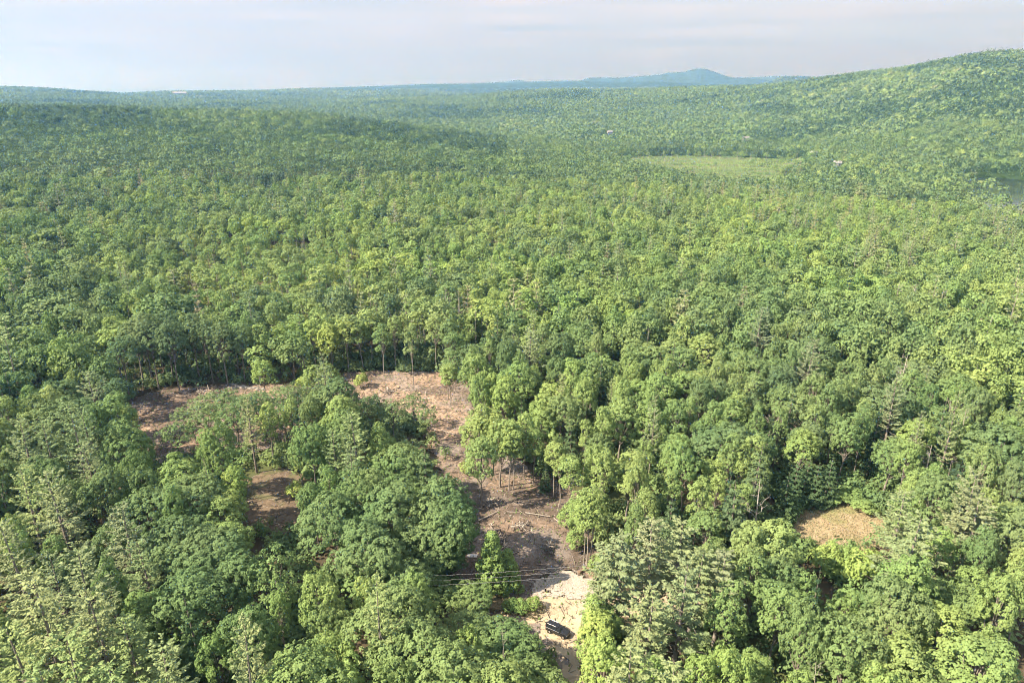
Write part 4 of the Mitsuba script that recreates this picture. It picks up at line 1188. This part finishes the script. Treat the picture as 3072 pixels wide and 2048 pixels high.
# ------------------------------------------------------------------ the power line over the road edge
scene['mat_wire'] = {'type': 'twosided', 'bsdf': {'type': 'diffuse', 'reflectance': {'type': 'rgb', 'value': [0.4, 0.41, 0.43]}}}
PA, PB = np.array([-17.0, 97.0]), np.array([31.0, 103.0])
for i, (off, zz, lab) in enumerate([(0.9, 9.6, 'upper of the three pale wires crossing above the gravel'), (0.0, 9.3, 'middle of the three pale wires crossing above the gravel'), (-0.9, 9.0, 'lower of the three pale wires crossing above the gravel')]):
    key = number('power_line')
    dd = unit(PB - PA)
    nrm = np.array([-dd[1], dd[0]])
    s = np.linspace(0, 1, 25)
    p = PA + (PB - PA) * s[:, None] + nrm * off
    zc = zz - 0.7 * 4 * s * (1 - s) + 0.35
    tv, tf = tube(np.c_[p, zc], np.full(25, 0.016), 5)
    scene[key] = mikit.ply((tv, tf), 'mat_wire', smooth=True)
    labels[key] = {'label': lab, 'category': 'power line'}
for P_, lab in ((PA, 'wooden utility pole among the trees left of the double crowned tree'), (PB, 'wooden utility pole among the pines right of the gravel')):
    key = number('utility_pole')
    z = float(gz(*P_)[0])
    scene[key + '__pole'] = bark([tube([[*P_, z - 0.5], [*P_, z + 5], [*P_, z + 9.9]], [0.16, 0.13, 0.10], 8)], 0.3)
    a, b = np.r_[P_ + nrm * 1.2, z + 9.45], np.r_[P_ - nrm * 1.2, z + 9.05]
    scene[key + '__crossarm'] = bark([tube([a + [0.12, 0, 0], (a + b) / 2 + [0.12, 0, 0], b + [0.12, 0, 0]], [0.06, 0.06, 0.06], 4)], 0.35)
    labels[key] = {'label': lab, 'category': 'utility pole'}

# ------------------------------------------------------------------ the parked vehicle
def hullm(points, r=0.0):
    p = np.asarray(points, float)
    if r:
        s = trimesh.creation.icosphere(2, r).vertices
        p = (p[:, None] + s[None]).reshape(-1, 3)
    return trimesh.convex.convex_hull(p)


fwd = unit(np.array(CAR_FRONT) - np.array(CAR_REAR))
mid = (np.array(CAR_FRONT) + np.array(CAR_REAR)) / 2
CARM = np.eye(4)
CARM[:2, 0], CARM[:2, 1] = fwd, [-fwd[1], fwd[0]]
CARM[:3, 3] = [mid[0], mid[1], float(gz(*mid)[0]) + 0.21]
scene['mat_car_paint'] = {'type': 'principled', 'base_color': {'type': 'rgb', 'value': [0.012, 0.014, 0.018]}, 'metallic': 0.2, 'roughness': 0.28, 'clearcoat': 1.0, 'clearcoat_gloss': 0.95}
scene['mat_car_glass'] = {'type': 'principled', 'base_color': {'type': 'rgb', 'value': [0.02, 0.025, 0.03]}, 'roughness': 0.05, 'specular': 0.8}
scene['mat_rubber'] = {'type': 'diffuse', 'reflectance': {'type': 'rgb', 'value': [0.025, 0.025, 0.025]}}
scene['mat_alloy'] = {'type': 'principled', 'base_color': {'type': 'rgb', 'value': [0.6, 0.6, 0.62]}, 'metallic': 0.9, 'roughness': 0.3}
scene['mat_lamp'] = {'type': 'principled', 'base_color': {'type': 'rgb', 'value': [0.75, 0.77, 0.8]}, 'roughness': 0.1, 'specular': 0.8}
scene['mat_tail'] = {'type': 'principled', 'base_color': {'type': 'rgb', 'value': [0.35, 0.01, 0.01]}, 'roughness': 0.15, 'specular': 0.7}


def car_part(name, mesh, mat, smooth=35):
    m = mesh.copy() if hasattr(mesh, 'copy') else mesh
    m.apply_transform(CARM)
    key = 'parked_car__' + name
    n_ = 1
    while key in scene:
        key = f'parked_car__{name}_{n_:03d}'
        n_ += 1
    scene[key] = mikit.ply(m, mat, smooth=smooth)
    return key[len('parked_car__'):]


sym = lambda pts: [(x, s * y, z) for x, y, z in pts for s in (-1, 1)]
car_part('body', trimesh.util.concatenate([hullm(sym([(-2.08, 0.70, 0.42), (-2.10, 0.72, 0.95), (0.75, 0.80, 0.95), (0.75, 0.80, 0.40), (1.85, 0.70, 0.42), (2.02, 0.58, 0.55), (1.95, 0.60, 0.86)]), 0.10),
                                           hullm(sym([(0.55, 0.74, 0.95), (1.70, 0.62, 0.90), (0.55, 0.66, 1.02), (1.55, 0.50, 0.96)]), 0.05)]), 'mat_car_paint')
car_part('roof', hullm(sym([(-1.95, 0.52, 1.60), (-0.1, 0.54, 1.64), (0.12, 0.50, 1.60), (-2.02, 0.60, 1.40)]), 0.05), 'mat_car_paint')
car_part('cabin', hullm(sym([(-2.08, 0.72, 1.00), (-1.98, 0.56, 1.58), (0.10, 0.54, 1.58), (0.78, 0.72, 1.00)]), 0.03), 'mat_car_glass')
for s in (-1, 1):
    for x0, x1 in ((-0.12, -0.02), (-1.12, -1.02), (-1.95, -1.78)):
        car_part('pillar', hullm([(x, s * 0.765, 1.0) for x in (x0, x1)] + [(x, s * 0.74, 1.0) for x in (x0, x1)] + [(x, s * 0.60, 1.62) for x in (x0, x1)] + [(x, s * 0.57, 1.62) for x in (x0, x1)]), 'mat_car_paint')
    car_part('roof_rail', hullm([(-1.8, s * 0.56, 1.74), (-0.25, s * 0.56, 1.75)], 0.025), 'mat_alloy')
    car_part('mirror', hullm([(0.55, s * 0.86, 1.05), (0.55, s * 1.0, 1.06), (0.62, s * 0.98, 1.14)], 0.05), 'mat_car_paint')
    car_part('headlight', hullm([(1.98, s * 0.66, 0.80), (2.10, s * 0.48, 0.78), (1.90, s * 0.72, 0.84), (2.02, s * 0.5, 0.86)], 0.03), 'mat_lamp')
    car_part('tail_light', hullm([(-2.19, s * 0.66, 0.95), (-2.19, s * 0.72, 1.2), (-2.12, s * 0.78, 0.95)], 0.03), 'mat_tail')
    for x in (-1.32, 1.32):
        t = trimesh.creation.annulus(0.21, 0.35, 0.22, sections=28)
        t.apply_transform(trimesh.transformations.rotation_matrix(math.pi / 2, [1, 0, 0]))
        t.apply_translation([x, s * 0.80, 0.35])
        w_ = car_part('wheel', t, 'mat_rubber')
        h_ = trimesh.creation.cylinder(0.215, 0.16, sections=24)
        h_.apply_transform(trimesh.transformations.rotation_matrix(math.pi / 2, [1, 0, 0]))
        h_.apply_translation([x, s * 0.80, 0.35])
        car_part(w_ + '__rim', h_, 'mat_alloy')
car_part('bumper', hullm(sym([(2.06, 0.55, 0.36), (2.10, 0.45, 0.50), (1.9, 0.76, 0.40)]), 0.05), 'mat_rubber')
car_part('spare_wheel', trimesh.creation.cylinder(0.34, 0.2, sections=28, transform=np.array([[0, 0, 1, -2.30], [0, 1, 0, 0], [-1, 0, 0, 0.92], [0, 0, 0, 1.0]])), 'mat_rubber')
labels['parked_car'] = {'label': 'black sport utility vehicle with roof rails parked on the sandy road', 'category': 'car'}

# ------------------------------------------------------------------ far buildings
def wall_colour(p, n, uv):
    return mi.Color3f(0.36, 0.36, 0.355) * (0.92 + 0.08 * noise(p.x, p.y, p.z * 4))


scene['mat_wall'] = matte(wall_colour)
scene['mat_roof'] = {'type': 'twosided', 'bsdf': {'type': 'diffuse', 'reflectance': {'type': 'rgb', 'value': [0.28, 0.28, 0.29]}}}
scene['mat_pane'] = {'type': 'principled', 'base_color': {'type': 'rgb', 'value': [0.04, 0.05, 0.06]}, 'roughness': 0.1}


def house(name, x, y, z, L, W, H, rot, label, roof='mat_roof'):
    key = number(name)
    M = trimesh.transformations.rotation_matrix(rot, [0, 0, 1])
    M[:3, 3] = [x, y, z]

    def add(part, m, mat):
        m.apply_transform(M)
        k, n_ = f'{key}__{part}', 1
        while k in scene:
            k = f'{key}__{part}_{n_:03d}'
            n_ += 1
        scene[k] = mikit.ply(m, mat)

    add('wall', hullm([(a * L / 2, b * W / 2, c) for a in (-1, 1) for b in (-1, 1) for c in (-2, H)] + [(a * L / 2, 0, H + W * 0.32) for a in (-1, 1)]), 'mat_wall')
    e, t, r = 0.6, 0.35, W * 0.32
    for b in (-1, 1):
        add('roof_slope', hullm([(a * (L / 2 + e), b * (W / 2 + e), H - e * 0.64 + c) for a in (-1, 1) for c in (0.05, t)] + [(a * (L / 2 + e), b * 0.02, H + r + c) for a in (-1, 1) for c in (0.05, t)]), roof)
    for a in np.linspace(-L / 2 + 2.0, L / 2 - 2.0, max(2, int(L / 4))):
        for b in (-1, 1):
            add('window', box([a, b * (W / 2 + 0.03), H * 0.55], [1.2, 0.1, 1.5]), 'mat_pane')
    add('chimney', box([L * 0.2, W * 0.1, H + r], [0.9, 0.9, 2.0]), 'mat_stone')
    labels[key] = {'label': label, 'category': 'house' if 'house' in name else 'building'}


for (x, y), L, rot, lab in zip(HOUSES, (11, 9, 9, 11), (0.1, 0.5, -0.4, 0.2),
                               ('pale roofed house in the trees just beyond the marsh', 'small pale house among trees right of the marsh, farther of two', 'small white house at the right end of the marsh, nearer of two', 'white house in the valley trees left of and beyond the marsh')):
    house('far_house', x, y, float(height(x, y)) + 0.2, L, 6.5, 4.2, rot, lab)
house('long_building', *BIG, float(height(*BIG)) + 0.2, 70, 20, 9, 0.42, 'long white building on the far hazy ridge at left', 'mat_wall')
far_field = Polygon([(-1760, 4010), (-1560, 4060), (-1570, 4110), (-1770, 4090)])
scene['mat_field'] = matte(dry_colour)
drape('far_field', far_field, 10.0, 6.0, 'mat_field', 10.0, None, 12)
labels['far_field'] = {'label': 'pale cleared strip on the far ridge at left', 'category': 'field', 'kind': 'structure'}

# dead trunks round the marsh
x, y, q = scatter(marsh.buffer(-4), 120, 81)
edge = shapely.distance(marsh.boundary, shapely.points(x, y))
pick = np.argsort(edge + q.uniform(0, 40, len(x)) - 0.25 * (y - 1000))[:46]
scene['marsh_snag'] = {'type': 'shapegroup', 'trunk': bark(deadwood(395, 11, 2.0, 1, 4), 0.9)}
for i in pick:
    key = number('marsh_dead_tree')
    instance(key, 'marsh_snag', x[i], y[i], float(height(x[i], y[i])), s=q.uniform(0.8, 1.2), sz=q.uniform(0.6, 1.2), turn=q.uniform(0, 360))
    labels[key] = {'label': 'thin grey dead trunk standing in the valley marsh', 'category': 'dead tree', 'group': 'dead trunks in the marsh'}
x, y, q = scatter(marsh.buffer(4), 240, 82)
for n_, i in enumerate(range(len(x))):
    if vnoise(x[i], y[i], 40.0, 6) > 0.5:
        instance(f'marsh_bush__{n_ + 1:04d}', 'low_20', x[i], y[i], float(height(x[i], y[i])), s=q.uniform(1.0, 2.0), sz=q.uniform(0.8, 1.6), turn=q.uniform(0, 360))
labels['marsh_bush'] = {'label': 'low grey green bushes dotting the valley marsh', 'category': 'bushes', 'kind': 'stuff'}
x, y, q = scatter(marsh.difference(marsh.buffer(-34)), 150, 83)
for i in range(len(x)):
    stuff += 1
    instance(f'forest__{stuff:05d}', f'mid_maple_{q.integers(3)}_{q.choice([22, 32])}', x[i], y[i], float(height(x[i], y[i])), s=q.uniform(0.4, 0.9), sz=q.uniform(0.2, 0.6), turn=q.uniform(0, 360))
# the dark spruce row along the marsh's far side
ring = marsh.buffer(9).exterior
for k in np.linspace(0, 1, 110):
    p = ring.interpolate(k, normalized=True)
    back = math.hypot(p.x, p.y) > 1140 and math.atan2(p.x, p.y) > 0.19
    if q.random() < 0.3:
        continue
    for dr_ in ((0, 7) if back else (0,)):
        stuff += 1
        x, y = p.x + q.normal(0, 2), p.y + q.normal(0, 2) + dr_
        g_ = 'mid_spire_0_4' if back else f'mid_maple_{q.integers(3)}_22'
        instance(f'forest__{stuff:05d}', g_, x, y, float(height(x, y)), s=q.uniform(0.9, 1.2), sz=q.uniform(0.45, 1.0) if back else q.uniform(0.5, 0.9), turn=q.uniform(0, 360))

# ------------------------------------------------------------------ which tree is which
LANDMARKS = [('the black car', 8, 95), ('the gravel apron', 11, 106), ('the double crowned tree', -3.6, 106), ('the shaded lower clearing', -1, 130), ('the tan upper clearing', -35, 196), ('the left clearing', -97, 184),
             ('the leaf litter gap', -56, 134), ('the round dry clearing', 73, 128)]
for nm, px, py in (('the bottom left corner', -56, 68), ('the bottom right corner', 60, 68), ('the left edge', -125, 150), ('the right edge', 130, 160), ('the middle of the bottom edge', 0, 66)):
    LANDMARKS.append((nm, px, py))
HUE = [(0.1, 'dark green'), (0.18, 'deep green'), (0.29, 'mid green'), (0.385, 'leaf green'), (0.5, 'bright green'), (0.7, 'yellow green'), (0.8, 'grey green'), (1.1, 'olive')]
FORM = {'oak': 'broad oak-like tree', 'edge': 'tall tree with a bare lower trunk', 'openoak': 'thin-leaved spreading tree', 'maple': 'rounded leafy tree', 'cone': 'cone-shaped leafy tree', 'slender': 'slender pale-trunked tree', 'pine': 'tall pine',
        'spire': 'dark conifer', 'sapling_spire': 'young conifer', 'dead': 'bare dead tree', 'snag': 'short bleached snag', 'shrub': 'bushy shrub'}
CAT = {'pine': 'pine tree', 'spire': 'conifer', 'sapling_spire': 'conifer', 'dead': 'dead tree', 'snag': 'dead tree', 'shrub': 'shrub'}
ORD = ['nearest', 'second', 'third', 'fourth', 'fifth', 'sixth', 'seventh', 'eighth', 'ninth', 'tenth', 'eleventh', 'twelfth']
bins = {}
for key, k, t, x, y, z, H, R in things:
    nm, px, py = min(LANDMARKS, key=lambda l: math.hypot(l[1] - x, (l[2] - y) * 0.8))
    dx, dy = x - px, y - py
    side = ('right of' if dx > 0 else 'left of') if abs(dx) > abs(dy) else ('beyond' if dy > 0 else 'in front of')
    hue = '' if k in ('dead', 'snag', 'spire', 'sapling_spire') else next(h for lim, h in HUE if t <= lim) + ' '
    what = f'{hue}{FORM[k]}'
    bins.setdefault((what, side, nm), []).append((math.hypot(dx, dy), key, k))
for (what, side, nm), members in bins.items():
    for n_, (d_, key, k) in enumerate(sorted(members)):
        rank = '' if len(members) == 1 else (ORD[n_] + ' ' if n_ < len(ORD) else f'{n_ + 1}th ')
        labels[key] = {'label': f'{rank}{what} {side} {nm}', 'category': CAT.get(k, 'tree'),
                       'group': {'pine': 'separate pines', 'dead': 'bare dead trees', 'shrub': 'shrubs at the edges of the clearings'}.get(k, 'separate trees of the near forest')}
